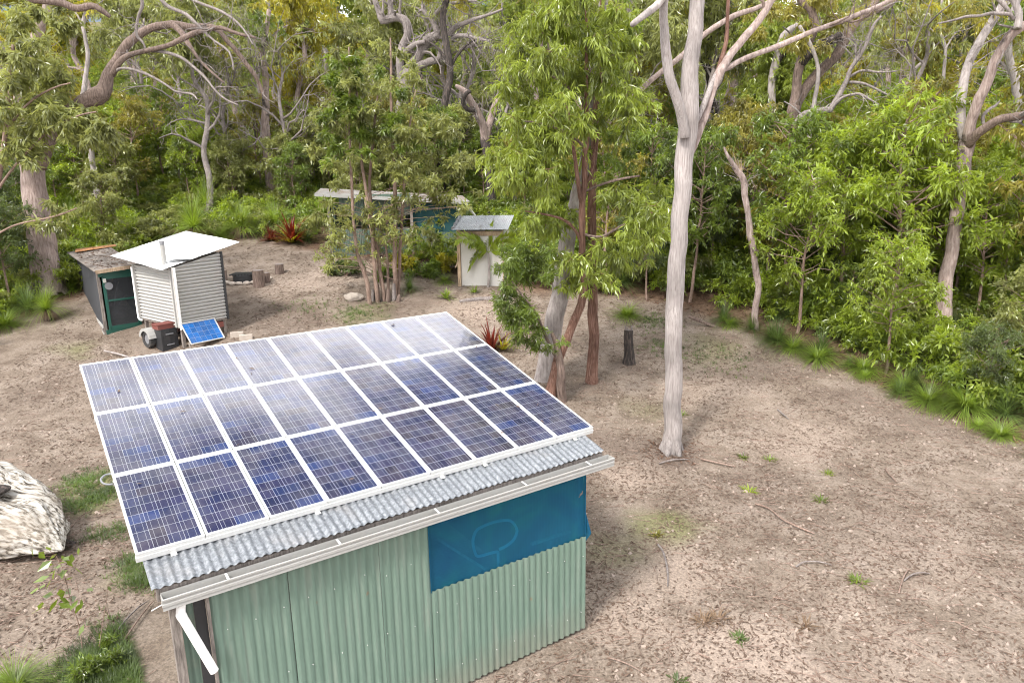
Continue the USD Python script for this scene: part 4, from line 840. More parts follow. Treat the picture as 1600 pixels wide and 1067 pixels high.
T = Thing('red_trunk_tree', 'slim straight reddish brown trunk just right of the red stemmed tree', 'tree', ground(2.3, 20.35))
P, r = limb([(925, 604, 24), (925, 592, 20), (926, 570, 18), (927, 520, 17), (926, 460, 15), (925, 400, 14), (924, 330, 13), (926, 280, 12), (930, 200, 10), (936, 100, 8), (940, 0, 6), (945, -90, 4)], 20.35, 20.7, 40)
P = base_on(P); T.part('trunk', wood(P, r, 12, .2), B_red, smooth=True)
lv, tw = foliage(rng, px_clumps(rng, fill(rng, 945, 20, 45, 70, 16, 18, 28) + fill(rng, 960, 210, 50, 60, 14, 14, 24), 21, .7), .16, .04, 18, 9, .9); T.part('crown', lv, M_green)

# --- broken pink tree at the clearing edge
rng = np.random.default_rng(103)
y5 = 23.92
T = Thing('broken_pink_tree', 'thin pinkish tree with a snapped splintered top at the edge of the clearing', 'tree', ground(8.12, y5))
P, r = limb([(1178, 523, 16), (1179, 510, 12), (1180.6, 487, 10.5), (1184.7, 449, 10), (1182, 425, 10), (1179, 410, 10), (1173.7, 372, 10), (1168, 328, 9), (1163, 295, 10), (1160, 280, 10), (1152, 268, 9), (1144, 254, 7), (1137, 243, 5), (1131, 230, 2)], y5, y5 - .3, 60)
P = base_on(P); T.part('trunk', wood(P, r, 12, .16), B_pink, smooth=True)
T.part('burnt_scar', lump(P3(1180.5, 488, y5 - .06), (.09, .06, .34), 4, 2, .3), B_char, 'black burnt scar low on the trunk', smooth=True)
sp_ = [tube(*smooth_line([P3(1160, 283, y5), P3(1155 + dx * .4, 262, y5 - .05), P3(1150 + dx, 240 + dy, y5 - .1)], [.05, .03, .006], 5), 5) for dx, dy in ((-5, -2), (2, 8), (8, 6), (-10, 4))]
T.part('splinter', cat(sp_), B_tan if False else P_tan, 'pale splintered wood')
o, tips = sprout(rng, P[-16:-8], r[-16:-8], 8, .8, 0, 2, .2, .5); T.part('twig', tubes(o), B_dead, kind='stuff')

# --- big fork on the right
rng = np.random.default_rng(104)
y6 = 22.7
T = Thing('forked_gum_tree', 'big gum with a thick low trunk that forks into three heavy limbs at the right', 'tree', ground(13.8, y6))
P, r = limb([(1469, 540, 42), (1470, 528, 32), (1473, 500, 25), (1476, 460, 22), (1485, 400, 20), (1497, 330, 19), (1505, 270, 20), (1511, 228, 23), (1513, 210, 20)], y6, y6 + .6, 40)
P = base_on(P); T.part('trunk', wood(P, r, 14, .16), B_mix, smooth=True)
lines = []
for i, (pts, ya, yb, m_) in enumerate([
    ([(1511, 222, 16), (1503, 195, 14), (1502, 162, 13), (1507, 120, 13), (1517, 90, 12), (1527, 70, 12), (1550, 35, 12), (1572, 0, 11), (1600, -70, 9)], y6 + .5, y6 + 1.5, B_pale),
    ([(1512, 218, 17), (1519, 185, 15), (1528, 160, 15), (1542, 130, 14), (1560, 87, 13), (1577, 57, 14), (1597, 42, 12), (1640, 10, 10), (1690, -60, 7)], y6 + .4, y6 - .8, B_mix),
    ([(1513, 226, 14), (1524, 212, 14), (1540, 200, 13), (1560, 189, 12), (1600, 180, 12), (1650, 170, 10)], y6 + .4, y6 - 1.2, B_brown),
    ([(1590, 45, 11), (1593, 25, 10), (1588, 8, 9), (1577, -8, 8), (1570, -60, 6)], y6 - .7, y6 - .5, B_pale),
    ([(1583, 30, 6), (1573, 22, 5), (1550, 21, 5), (1530, 25, 4), (1512, 26, 4), (1490, 32, 3), (1465, 37, 2)], y6 - .6, y6 - 1.6, B_dead),
    ([(1583, 32, 5), (1575, 15, 5), (1558, 0, 4), (1540, -20, 3)], y6 - .6, y6 - .6, B_dead),
    ([(1540, 200, 5), (1536, 185, 5), (1545, 172, 5), (1556, 165, 4), (1562, 158, 2)], y6 + .3, y6 + .6, B_dead)]):
    q, rr = limb(pts, ya, yb, seed=i + 3); T.part('limb', wood(q, rr, 10, .14, i), m_, smooth=True); lines.append((q, rr))
br = []
for q, rr in lines[:4]: br += sprout(rng, q, rr, 6, 1.4, .4)[0]
T.part('twig', tubes(br), B_dead, kind='stuff')
cl = np.array([[*(P3(1600, -120, y6 + 1) + rng.normal(size=3) * [2.4, 2.0, 1.4]), rng.uniform(.6, 1.1)] for _ in range(30)])
lv, tw = foliage(rng, cl, .17, .035, 22, 9, .8); T.part('crown', lv, M_olive)

# --- the great tree on the left with its arching limb
rng = np.random.default_rng(105)
y7 = 28.9
T = Thing('arching_gum_tree', 'massive old gum at the left with a long limb arching over the understorey', 'tree', ground(-18.3, y7))
P, r = limb([(80, 474, 74), (78, 462, 56), (76, 445, 46), (68, 400, 40), (60, 340, 37), (54, 300, 34), (50, 265, 32), (42, 225, 27), (35, 180, 23), (42, 110, 19), (60, 50, 15), (72, 20, 13), (80, -40, 10), (70, -130, 7)], y7, y7 + .5, 60)
P = base_on(P); T.part('trunk', wood(P, r, 18, .16), B_mix, smooth=True)
lines = []
for i, (pts, ya, yb, m_) in enumerate([
    ([(58, 262, 24), (72, 230, 21), (86, 202, 19), (102, 180, 18), (118, 167, 19), (138, 157, 22), (152, 151, 28), (164, 137, 22), (170, 118, 17), (177, 103, 14), (186, 88, 13), (200, 70, 13), (220, 53, 12), (245, 42, 11), (270, 39, 11), (300, 43, 10), (325, 42, 9), (342, 48, 8), (352, 62, 7), (370, 80, 7), (386, 102, 7), (400, 120, 6), (412, 150, 5)], y7 - .5, y7 + 2, B_brown),
    ([(175, 118, 9), (183, 104, 9), (198, 88, 8), (210, 84, 7), (235, 79, 7), (262, 71, 7), (286, 60, 8), (310, 50, 7), (340, 44, 6), (370, 52, 5), (400, 60, 3)], y7 - .2, y7 - 1, B_brown),
    ([(270, 40, 9), (284, 52, 9), (290, 62, 8), (305, 85, 5), (325, 108, 4), (350, 130, 3)], y7 + .4, y7 - .6, B_brown),
    ([(180, 112, 5), (192, 107, 4), (225, 115, 4), (255, 130, 3.5), (277, 144, 3), (300, 148, 3), (308, 156, 2)], y7 - .2, y7 - 1.6, B_dead),
    ([(236, 80, 5), (275, 87, 4.5), (300, 103, 4), (320, 121, 3.5), (345, 150, 3), (372, 164, 2)], y7 - .4, y7 - 1.4, B_dead),
    ([(220, -20, 5), (222, 8, 5), (215, 30, 4.5), (213, 55, 4), (224, 68, 3), (228, 82, 2)], y7 - .5, y7 - .5, B_dead),
    ([(-20, -40, 12), (20, -16, 12), (52, -1, 11), (80, 2, 10), (98, 5, 10), (125, 14, 10), (145, 10, 9), (160, 18, 8), (172, 27, 5)], y7 - 4, y7 - 3.6, B_brown),
    ([(235, -30, 6), (260, 8, 5), (290, 22, 5), (310, 40, 4), (330, 60, 3.5), (360, 85, 3), (365, 110, 2)], y7 - .3, y7 - 1.2, B_dead),
    ([(250, -40, 5), (300, 0, 4), (345, 18, 4), (375, 40, 3), (395, 70, 2)], y7, y7 - 1.2, B_dead)]):
    q, rr = limb(pts, ya, yb, seed=i + 5); T.part('limb', wood(q, rr, 10, .14, i), m_, smooth=True); lines.append((q, rr))
br = []
for k, (q, rr) in enumerate(lines):
    if k != 6: br += sprout(rng, q, rr, 10 if k in (0, 1) else 6, 1.5, .45, 2, .4, -.05, .45)[0]
T.part('twig', tubes(br), B_dead, 'bare grey twigs', kind='stuff')
cl = px_clumps(rng, fill(rng, 45, 110, 45, 30, 12, 14, 24) + fill(rng, 30, 200, 45, 40, 14, 16, 26) + fill(rng, 85, 135, 30, 30, 8, 12, 20) + fill(rng, 60, 35, 60, 30, 12, 14, 24), y7 - 1.5, 1.2)
lv, tw = foliage(rng, cl, .30, .085, 12, 8, .7); T.part('crown', lv, M_grey); T.part('fine_twig', tw, B_brown, kind='stuff')
# young leafy trees in front of the great tree's trunk
T = Thing('grey_leaved_tree', 'grey green leafy tree whose boughs hang across the great trunk at the far left', 'tree', ground(-17.2, 25.6))
P, r = limb([(-20, 470, 10), (-14, 400, 9), (-5, 300, 8), (8, 210, 7), (15, 130, 6), (20, 70, 4)], 25.5, 25.5, 24); P = base_on(P); T.part('trunk', wood(P, r, 8), B_stem, smooth=True)
for i, pts in enumerate(([(-5, 300, 4), (40, 240, 3), (100, 190, 3), (150, 175, 2)], [(8, 210, 4), (60, 150, 3), (110, 130, 2)], [(-10, 370, 4), (30, 350, 3), (80, 340, 3), (120, 325, 2)])):
    q, rr = limb(pts, 25.4, 24.6); T.part('limb', wood(q, rr, 6), B_stem, smooth=True)
cl = px_clumps(rng, fill(rng, 30, 165, 60, 45, 20, 15, 26) + fill(rng, 110, 190, 60, 30, 16, 14, 24) + fill(rng, 40, 90, 40, 30, 10, 14, 22) + fill(rng, 20, 240, 30, 40, 8, 12, 20) + fill(rng, 80, 335, 35, 20, 8, 9, 15) + fill(rng, 150, 215, 30, 20, 8, 12, 18), 25.0, 1.0)
lv, tw = foliage(rng, cl, .30, .08, 12, 8, .8); T.part('crown', lv, M_grey); T.part('fine_twig', tw, B_brown, kind='stuff')

# --- pale gnarled tree, burnt forked tree, dark limbs, dead tree, round crowned tree
def hero(name, label, y, trunk, bark, limbs, n_tw=5, tw_len=1.6, crown=None, look=None, leafL=.24, seed=0, tw_bark=None, extra=None):
    rng = np.random.default_rng(900 + seed)
    P, r = limb(trunk, y, y, 30, seed=seed); g = ground(P[0, 0], y)
    T = Thing(name, label, 'tree', g)
    P = np.vstack([[P[0, 0], P[0, 1], g[2] - .2], P]) if P[0, 2] > g[2] + .3 else base_on(P); r = np.r_[r[0] * 1.25, r] if len(P) > len(r) else r
    T.part('trunk', wood(P, r, 12, .15, seed), bark, smooth=True); lines = [(P, r)]
    for i, l in enumerate(limbs):
        pts, ya, yb = l[0], y + l[1], y + l[2]; q, rr = limb(pts, ya, yb, seed=i + seed); T.part('limb', wood(q, rr, 9, .14, i), l[3] if len(l) > 3 else bark, smooth=True); lines.append((q, rr))
    if n_tw:
        br = []
        for q, rr in lines[1:] or lines: br += sprout(rng, q, rr, n_tw, tw_len, .35, 2, .45, .12, .4)[0]
        T.part('twig', tubes(br), tw_bark or B_dead, kind='stuff')
    if crown:
        lv, tw = foliage(rng, px_clumps(rng, crown(rng), y, 1.2), leafL, leafL * .26, 16, 9, .8); T.part('crown', lv, look); T.part('fine_twig', tw, B_brown, kind='stuff')
    return T

hero('gnarled_pale_tree', 'pale twisted leafless tree with many crooked limbs at the top centre', 44, [(622, 330, 20), (624, 230, 19), (628, 170, 18), (634, 130, 18), (641, 105, 16)], B_dead, [
    ([(640, 108, 16), (652, 90, 15), (660, 75, 14), (672, 60, 14), (687, 54, 11)], 0, -.5), ([(684, 56, 10), (680, 42, 9), (677, 35, 8), (670, 28, 7), (664, 20, 7), (660, 8, 5)], -.5, -.3),
    ([(628, 130, 12), (625, 95, 12), (630, 70, 12), (637, 50, 12), (635, 36, 13), (622, 27, 12), (610, 30, 11), (598, 33, 11), (592, 17, 9), (585, 0, 8), (578, -30, 7)], .3, .8), ([(612, 28, 9), (610, 10, 9), (612, -15, 8)], .7, .9),
    ([(645, 110, 11), (655, 104, 11), (670, 97, 11), (686, 93, 10), (691, 78, 9), (697, 62, 8), (713, 43, 7), (737, 32, 6), (762, 24, 4), (785, 15, 3)], -.3, -1.6), ([(694, 72, 7), (703, 64, 6), (716, 56, 6), (738, 59, 5), (764, 65, 3)], -.9, -2),
    ([(630, 88, 9), (640, 76, 8), (652, 68, 7), (665, 66, 6)], -.2, -.8), ([(675, 32, 6), (687, 15, 6), (705, 6, 5), (727, 3, 4), (745, 2, 3)], -.4, -1.2), ([(692, 92, 5), (715, 80, 4), (740, 72, 4), (775, 80, 2)], -.8, -1.6)], 9, 2.2, seed=1)
hero('burnt_forked_tree', 'blackened forked trunk with two broken arms behind the outhouse', 39, [(770, 350, 15), (767, 300, 13), (764, 260, 13), (760, 232, 14), (757, 214, 13)], B_char, [
    ([(758, 222, 12), (756, 203, 12), (748, 183, 12), (741, 168, 11), (734, 155, 11), (725, 142, 9), (712, 134, 5)], 0, -.8, B_mix), ([(742, 172, 7), (727, 168, 7), (723, 158, 7), (735, 142, 6)], -.6, -1.0), ([(758, 220, 11), (764, 196, 11), (770, 176, 11), (777, 157, 9), (782, 146, 6)], 0, .5, B_mix)], 2, 1.0, seed=2)
hero('dark_twin_limb_tree', 'dark barked tree leaning right with two heavy limbs behind the tall grey trunk', 31, [(1222, 420, 18), (1226, 340, 18), (1232, 260, 18), (1238, 185, 19), (1242, 165, 17)], B_brown, [
    ([(1240, 172, 15), (1245, 130, 14), (1249, 105, 14), (1261, 72, 14), (1273, 40, 13), (1268, 16, 11), (1252, 2, 10), (1245, -30, 8)], 0, .4), ([(1252, 100, 13), (1262, 88, 14), (1276, 77, 14), (1298, 63, 13), (1309, 60, 12), (1308, 54, 9)], .1, -.6, B_char),
    ([(1241, 172, 16), (1257, 140, 15), (1282, 110, 15), (1310, 82, 15), (1325, 52, 15), (1345, 27, 13), (1360, 14, 12), (1372, -4, 10), (1400, -60, 7)], .2, 1.2), ([(1340, 35, 7), (1362, 20, 7), (1385, 12, 6), (1402, -2, 5)], .9, 1.4)], 5, 1.6, seed=3,
    crown=lambda g: fill(g, 1165, 195, 42, 45, 18, 12, 22) + fill(g, 1290, 15, 60, 25, 10, 14, 24) + fill(g, 1200, 30, 50, 30, 8, 12, 20), look=M_olive)
hero('pale_stub_tree', 'pale grey trunk with a broken top just left of the dark leaning limbs', 34, [(1206, 400, 13), (1207, 250, 12), (1207, 125, 12), (1215, 87, 12), (1225, 57, 12), (1236, 46, 10), (1246, 39, 6)], B_pale, [([(1214, 98, 8), (1226, 84, 8), (1243, 73, 7), (1262, 64, 5)], 0, -.6, B_char)], 1, .8, seed=4)
hero('dead_branching_tree', 'silvery dead tree with fine bare branches above the right hand thicket', 29, [(1226, 420, 9), (1232, 300, 9), (1240, 215, 9), (1249, 186, 10), (1262, 177, 10), (1283, 174, 10), (1298, 172, 9)], B_dead, [
    ([(1297, 174, 8), (1306, 158, 8), (1313, 145, 8), (1322, 127, 7), (1330, 107, 6), (1342, 90, 6), (1351, 75, 5), (1358, 58, 5), (1364, 42, 4), (1378, 26, 3)], 0, .3), ([(1327, 121, 4), (1350, 110, 3.5), (1372, 113, 3), (1400, 112, 2)], .2, -.6),
    ([(1326, 129, 4), (1345, 130, 4), (1362, 136, 3.5), (1380, 145, 3), (1396, 153, 2.5), (1420, 173, 2)], .2, -.8), ([(1299, 171, 5), (1308, 160, 5), (1318, 152, 4), (1340, 147, 4), (1358, 155, 3), (1374, 164, 2)], 0, -.8), ([(1330, 105, 4), (1338, 85, 4), (1335, 70, 3)], .2, .8)], 8, 1.5, seed=5)
hero('round_crowned_gum', 'slender brown gum with a dense round olive crown high at the right', 40, [(1417, 300, 14), (1417, 182, 13), (1417, 140, 12), (1419, 110, 11), (1418, 75, 8), (1420, 40, 5)], B_pink, [
    ([(1426, 118, 6), (1432, 106, 5), (1440, 99, 5), (1449, 90, 4), (1450, 80, 3)], 0, -.3, B_pale), ([(1421, 104, 6), (1430, 90, 6), (1438, 72, 5), (1445, 55, 3)], 0, .4), ([(1417, 95, 5), (1405, 75, 5), (1395, 50, 3)], 0, .2)], 3, 1.2, seed=6,
    crown=lambda g: fill(g, 1428, 52, 52, 38, 34, 12, 22) + fill(g, 1450, 80, 25, 15, 5, 8, 14), look=M_olive)
for i, (x, y0, y1_, yd, w, bark, lab) in enumerate([(1265, 450, 100, 30, 8, B_pale, 'thin straight white trunk rising from the right hand thicket below the dark limbs'), (1580, 330, 60, 32, 14, B_pale, 'pale trunk behind the big fork at the right edge'),
        (1475, 200, 60, 38, 6, B_pale, 'very thin pale trunk left of the big fork'), (690, 330, 20, 42, 13, B_char, 'black trunk standing right of the pale twisted tree'), (455, 200, 95, 48, 12, B_pink, 'stout pinkish trunk in the gap left of the tall saplings'),
        (325, 190, 110, 47, 8, B_pink, 'thin pinkish trunk under the arching limb'), (1105, 330, 40, 40, 10, B_char, 'charred upright trunk right of the tall grey tree'), (415, 190, 75, 44, 11, B_mix, 'crooked trunk at the tip of the arching limb'), (130, 150, 30, 40, 7, B_pale, 'thin grey trunk above the understorey at upper left')]):
    k = np.random.default_rng(40 + i); pts = [(x + k.normal() * 2, y0, w * 1.15)] + [(x + k.normal() * 3 + (y0 - yy) * k.uniform(-.05, .08), yy, w * (1 - .3 * (y0 - yy) / (y0 - y1_ + 1))) for yy in np.linspace(y0, y1_ - 60, 6)[1:]]
    hero('slim_gum_tree', lab, yd, pts, bark, [([(pts[3][0], pts[3][1], w * .4), (pts[3][0] + 18 * s, pts[3][1] - 30, w * .3), (pts[3][0] + 40 * s, pts[3][1] - 45, w * .15)], 0, .5) for s in (-1, 1)], 3, 1.5, seed=20 + i,
         crown=lambda g, x=x, y1_=y1_: fill(g, x, y1_ - 40, 35, 25, 10, 12, 20), look=[M_olive, M_green, M_yellow][i % 3])

# --- clump of slender saplings in the middle
rng = np.random.default_rng(106)
yc = 27.6
T = Thing('sapling_clump', 'clump of slender multi stemmed saplings in the middle of the clearing', 'tree', ground(-4.9, yc))
stems = [[(577, 456, 7), (570, 430, 6.5), (560, 402, 6), (553, 355, 5), (548, 260, 4), (546, 150, 3.5), (545, 70, 2)], [(590, 460, 7), (586, 430, 6), (584, 400, 6), (580, 345, 6), (572, 297, 5), (565, 252, 4.5), (560, 180, 4), (556, 110, 2.5)],
         [(600, 463, 7), (595, 430, 6), (590, 395, 6), (583, 362, 5), (578, 300, 4.5), (583, 220, 4), (590, 150, 3)], [(616, 468, 8), (617, 440, 7.5), (617, 402, 7), (617, 347, 6.5), (617, 297, 6), (615, 250, 5), (612, 180, 4.5), (611, 110, 3.5), (610, 60, 2)],
         [(622, 466, 5), (624, 420, 5), (627, 360, 4.5), (632, 280, 4), (640, 200, 3), (650, 140, 2)], [(606, 462, 5), (606, 420, 4), (602, 380, 3)]]
for i, s_ in enumerate(stems):
    q, rr = limb(s_, yc + .2 * i - .5, yc + .3 * i - .6, 30, seed=i); q = base_on(q); T.part('stem', wood(q, rr, 8, .1), B_stem, smooth=True)
stems_p = T
spec = (fill(rng, 545, 115, 28, 55, 16, 11, 19) + fill(rng, 610, 110, 35, 50, 14, 11, 18) + fill(rng, 530, 215, 45, 60, 22, 12, 22) + fill(rng, 600, 220, 50, 65, 28, 12, 22) + fill(rng, 670, 230, 60, 60, 30, 12, 22) + fill(rng, 715, 265, 30, 40, 10, 10, 18)
        + fill(rng, 545, 325, 45, 40, 12, 9, 15) + fill(rng, 640, 310, 45, 30, 8, 8, 14) + fill(rng, 530, 395, 35, 12, 6, 6, 10) + fill(rng, 650, 150, 30, 30, 8, 10, 16))
cl = px_clumps(rng, spec, yc, 1.6)
lv, tw = foliage(rng, cl, .20, .062, 14, 8, .55); T.part('crown', lv, M_grey); T.part('fine_twig', tw, B_stem, kind='stuff')
lv, tw = foliage(rng, px_clumps(rng, fill(rng, 540, 110, 24, 45, 12, 9, 15) + fill(rng, 530, 210, 40, 50, 14, 9, 16) + fill(rng, 600, 180, 60, 80, 16, 9, 15), yc - .7, .5), .23, .075, 14, 8, .5); T.part('crown', lv, M_green, 'deeper green foliage at the left side')
low = fill(rng, 560, 345, 70, 45, 22, 7, 13) + fill(rng, 650, 340, 70, 40, 20, 7, 12) + fill(rng, 520, 400, 40, 18, 10, 6, 11) + fill(rng, 700, 300, 45, 30, 12, 8, 14) + fill(rng, 600, 385, 40, 25, 8, 6, 10)
lcl = px_clumps(rng, low, yc - .2, 1.2); lv, tw = foliage(rng, lcl, .21, .065, 9, 7, .5, reach=1.1); T.part('lower_foliage', lv, M_grey, 'sparse light leaves low on the stems')
T.part('fine_twig', tubes([(np.array([c[:3], c[:3] + (np.array([-4.9 + .3 * rng.normal(), yc, c[2] - .25]) - c[:3]) * .5, [-4.9 + .3 * rng.normal(), yc, c[2] - .6]]), np.array([.006, .009, .012])) for c in lcl], 4), B_stem, kind='stuff')

# ------------------------------------------------------------------ young understorey trees: six kinds, then copies
def sapling(name, k, h, look, spread, leafL, bark=B_stem, start=.35, n_cl=26, per=22, droop=.5, asp=.27):
    rng = np.random.default_rng(300 + k)
    T = Thing(name, 'young tree', 'tree', (0, 0, 0))
    m_ = 10; t = np.linspace(0, 1, m_); q = np.stack([np.cumsum(rng.normal(size=m_) * .05 * h / 5), np.cumsum(rng.normal(size=m_) * .05 * h / 5), t * h * .93 - .1], 1); q[:, :2] -= q[0, :2]
    rr = np.linspace(.012 * h, .003 * h, m_); lines = [smooth_line(q, rr, 20)]; cl = []
    for i in range(n_cl):
        tt = start + (1 - start) * min(1., max(0, (i + rng.normal() * 4) / n_cl)); o = np.array([np.interp(tt, t, q[:, j]) for j in range(3)])
        a = i * 2.4 + rng.normal() * .4; rad = spread * (math.sin(min(1, (tt - start) / (1 - start) * 1.15 + .12) * math.pi * .86) ** .7) * rng.uniform(.35, 1.05); e = o + [math.cos(a) * rad, math.sin(a) * rad, rad * rng.uniform(.3, .8) + rng.normal() * .15]
        lines.append((np.array([o, (o + e) / 2 + rng.normal(size=3) * .08, e]), np.array([.0034, .0026, .001]) * h)); cl.append([*e, spread * rng.uniform(.24, .42)])
    T.part('trunk', tubes(lines, 6), bark, smooth=True)
    lv, tw = foliage(rng, cl, leafL * .98, leafL * asp * 1.1, int(per * .68), 8, droop, twig=.004); T.part('crown', lv, look); T.part('fine_twig', tw, bark, kind='stuff')
    return T
kinds = [sapling('bright_sapling', 0, 5.0, M_bright, 1.5, .18, n_cl=48, per=26), sapling('green_sapling', 1, 5.5, M_green, 1.35, .18, n_cl=46, per=26), sapling('grey_sapling', 2, 4.6, M_grey, 1.45, .20, n_cl=44, per=26, asp=.32),
         sapling('olive_sapling', 3, 6.0, M_olive, 1.4, .18, n_cl=44, per=24, droop=.8), sapling('dark_sapling', 4, 4.4, M_dark, 1.5, .17, n_cl=46, per=26), sapling('yellow_sapling', 5, 6.5, M_yellow, 1.6, .19, n_cl=46, per=24, droop=.9)]
col_word = ['bright green', 'mid green', 'greyish green', 'olive', 'dark green', 'yellow green']
spots = []
def add(x, y, k, sc, lab, grp): spots.append((x, y, k, sc, lab, grp))
rng = np.random.default_rng(77)
def band(n, x0, x1, y0, y1, ks, s0, s1, where, minpx=.9):
    got = 0
    for _ in range(n * 20):
        if got >= n: break
        x, y = rng.uniform(x0, x1), rng.uniform(y0, y1)
        if abs(x) > y * .78 + 2 or shapely.contains_xy(clearing.buffer(.8), x, y): continue
        if any((x - a) ** 2 + (y - b) ** 2 < minpx ** 2 for a, b, *_ in spots): continue
        if -9.5 < x < -1 and 32 < y < 38.5: continue
        if -30 < x < -18 and 60 < y < 67: continue
        k = ks[rng.integers(len(ks))]; add(x, y, k, rng.uniform(s0, s1), f'young {col_word[k]} tree {where}', f'young {col_word[k]} trees {where}'); got += 1
band(62, -34, -7, 41, 54, [2, 2, 0, 1, 2, 0, 3], .8, 1.2, 'in the understorey behind the two huts', 1.0)
band(28, -9, 3, 38.5, 52, [1, 0, 3, 4, 2], .8, 1.2, 'in the thicket behind the long green shed', 1.0)
band(10, -24, -19, 24, 36, [2, 2, 1, 4], .7, 1.05, 'around the great gum at the left edge', 1.5)
band(44, 3, 14, 26.5, 42, [1, 4, 3, 4, 1, 0], .8, 1.25, 'in the shady thicket right of the tall grey trunk', 1.2)
band(22, 9, 19, 24.5, 33, [0, 0, 1, 0, 3], 1.0, 1.4, 'in the leafy thicket along the right side of the clearing', 1.3)
band(52, 12, 32, 22, 42, [0, 0, 1, 0, 3, 5], 1.0, 1.4, 'in the deep thicket toward the right edge', 1.15)
# saplings one can pick out along the edge of the clearing
for px, py, k, sc, lab in [(1245, 522, 0, 1.05, 'bright green young tree with a thin pink stem at the clearing edge'), (1383, 583, 0, .85, 'bright young tree with bare lower twigs beside the grass clumps at the right'), (1318, 520, 1, .45, 'small pale sapling between two leafy trees at the right edge'),
                           (195, 345, 2, .95, 'greyish young tree with a thin stem directly behind the mesh cage'), (345, 322, 2, 1.0, 'pale leafed young tree standing above the white hut roof'), (300, 330, 1, .8, 'dark stemmed young tree just left of the white hut roof'),
                           (1540, 640, 4, .5, 'small dark shrub like tree at the right picture edge'), (1590, 600, 2, .7, 'grey green shrubby tree cut by the right picture edge'), (470, 345, 1, .8, 'young tree rising behind the red bromeliads'), (1010, 468, 4, .8, 'dark young tree just left of the tall grey trunk')]:
    g = gp(px, py); spots.append((g[0], g[1], k, sc, lab, None))
first = set()
for x, y, k, sc, lab, grp in spots:
    g = ground(x, y); rz = rng.uniform(0, 360); s3 = np.array([sc, sc, sc * rng.uniform(.9, 1.15)])
    if k in first: copy(kinds[k], g, rz, s3, lab, grp or lab)
    else: first.add(k); place(kinds[k], g, rz, s3); tag(kinds[k].prim, lab, None, grp or lab)

# ------------------------------------------------------------------ tall forest on the slope behind
def tall(name, k, h, look, bark, spread, leafL=.30, n_limb=9, start=.4, per=26, bare=2):
    rng = np.random.default_rng(500 + k); T = Thing(name, 'tall tree', 'tree', (0, 0, 0))
    m_ = 9; t = np.linspace(0, 1, m_); q = np.stack([np.cumsum(rng.normal(size=m_) * .28), np.cumsum(rng.normal(size=m_) * .28), t * h * .9 - .2], 1); q[:, :2] -= q[0, :2]
    rr = np.linspace(.017 * h, .006 * h, m_); rr[0] *= 1.3; P, r = smooth_line(q, rr, 26); parts = [tube(P, r, 9, .12, k)]; cl = []; lines = []
    for i in range(n_limb):
        tt = start + (1 - start) * (i + rng.random() * .8) / n_limb; j = int(tt * 25); o = P[j]; a = i * 2.4 + rng.normal() * .5; d = np.array([math.cos(a), math.sin(a), rng.uniform(.3, 1.1)]); d = unit(d); ln = spread * rng.uniform(.6, 1.15); w = [o]
        for s_ in range(6): d = unit(d + rng.normal(size=3) * .33 + [0, 0, .06]); w.append(w[-1] + d * ln / 6)
        w = np.array(w); rl = np.linspace(r[j] * .62, r[j] * .12, 7); lines.append((w, rl)); sub, tips = sprout(rng, w, rl, 5, ln * .5, .35, 2, .55, .15, .35); lines += sub
        if i >= bare:
            for e in [w[-1]] + tips: 
                if rng.random() < .8: cl.append([*(e + rng.normal(size=3) * .3), rng.uniform(.6, 1.15)])
    for _ in range(5): cl.append([*(P[-1] + rng.normal(size=3) * [spread * .3, spread * .3, .6]), rng.uniform(.7, 1.2)])
    T.part('trunk', cat(parts), bark, smooth=True); T.part('limb', tubes(lines, 5), bark, 'limbs and bare branches', smooth=True)
    lv, tw = foliage(rng, cl, leafL * 1.1, leafL * .27, int(per * .62), 8, .9, twig=.012); T.part('crown', lv, look); T.part('fine_twig', tw, bark, kind='stuff')
    return T
talls = [tall('tall_gum_tree', 0, 14, M_yellow, B_pink, 3.0), tall('pale_gum_tree', 1, 15, M_drop, B_pale, 3.2), tall('charred_gum_tree', 2, 13, M_drop, B_char, 2.8), tall('grey_bough_tree', 3, 12, M_grey, B_dead, 3.4, n_limb=11, bare=5), tall('brown_gum_tree', 4, 16, M_yellow, B_brown, 3.3), tall('bright_crowned_gum', 5, 13, M_bright, B_pink, 3.0), tall('bare_twisted_tree', 6, 10, M_grey, B_dead, 4.2, n_limb=13, start=.3, per=5, bare=11)]
tw_ = ['yellow crowned pink trunked gum', 'pale trunked green crowned gum', 'charred trunked green gum', 'grey barked crooked gum with bare boughs', 'brown trunked yellowish gum', 'bright green crowned gum', 'nearly leafless grey tree with twisted boughs']
rng = np.random.default_rng(78); pts = []; fst = set()
def forest(n, y0, y1, dmin, s0, s1, ks, where, xf=lambda x, y: True):
    got = 0
    for _ in range(n * 30):
        if got >= n: break
        y = rng.uniform(y0, y1); x = rng.uniform(-.82 * y - 2, .82 * y + 2)
        if not xf(x, y) or any((x - a) ** 2 + (y - b) ** 2 < dmin ** 2 for a, b in pts): continue
        if shapely.contains_xy(clearing.buffer(2.5), x, y) or (-10 < x < 0 and y < 40) or (-30 < x < -18 and 58 < y < 67): continue
        pts.append((x, y)); k = ks[rng.integers(len(ks))]; g = ground(x, y); sc = rng.uniform(s0, s1); lab = f'{tw_[k]} {where}'; got += 1
        if k in fst: copy(talls[k], g, rng.uniform(0, 360), sc, lab, lab)
        else: fst.add(k); place(talls[k], g, rng.uniform(0, 360), sc); tag(talls[k].prim, lab, None, lab)
forest(12, 38, 50, 3.0, .8, 1.1, [6], 'behind the bright understorey', lambda x, y: x < 2)
forest(10, 33, 50, 3.0, .8, 1.1, [6], 'behind the right hand thicket', lambda x, y: x > 6)
forest(10, 40, 54, 3.5, .75, 1.0, [0, 3, 0, 1, 5], 'rising behind the understorey at the left', lambda x, y: x < -6)
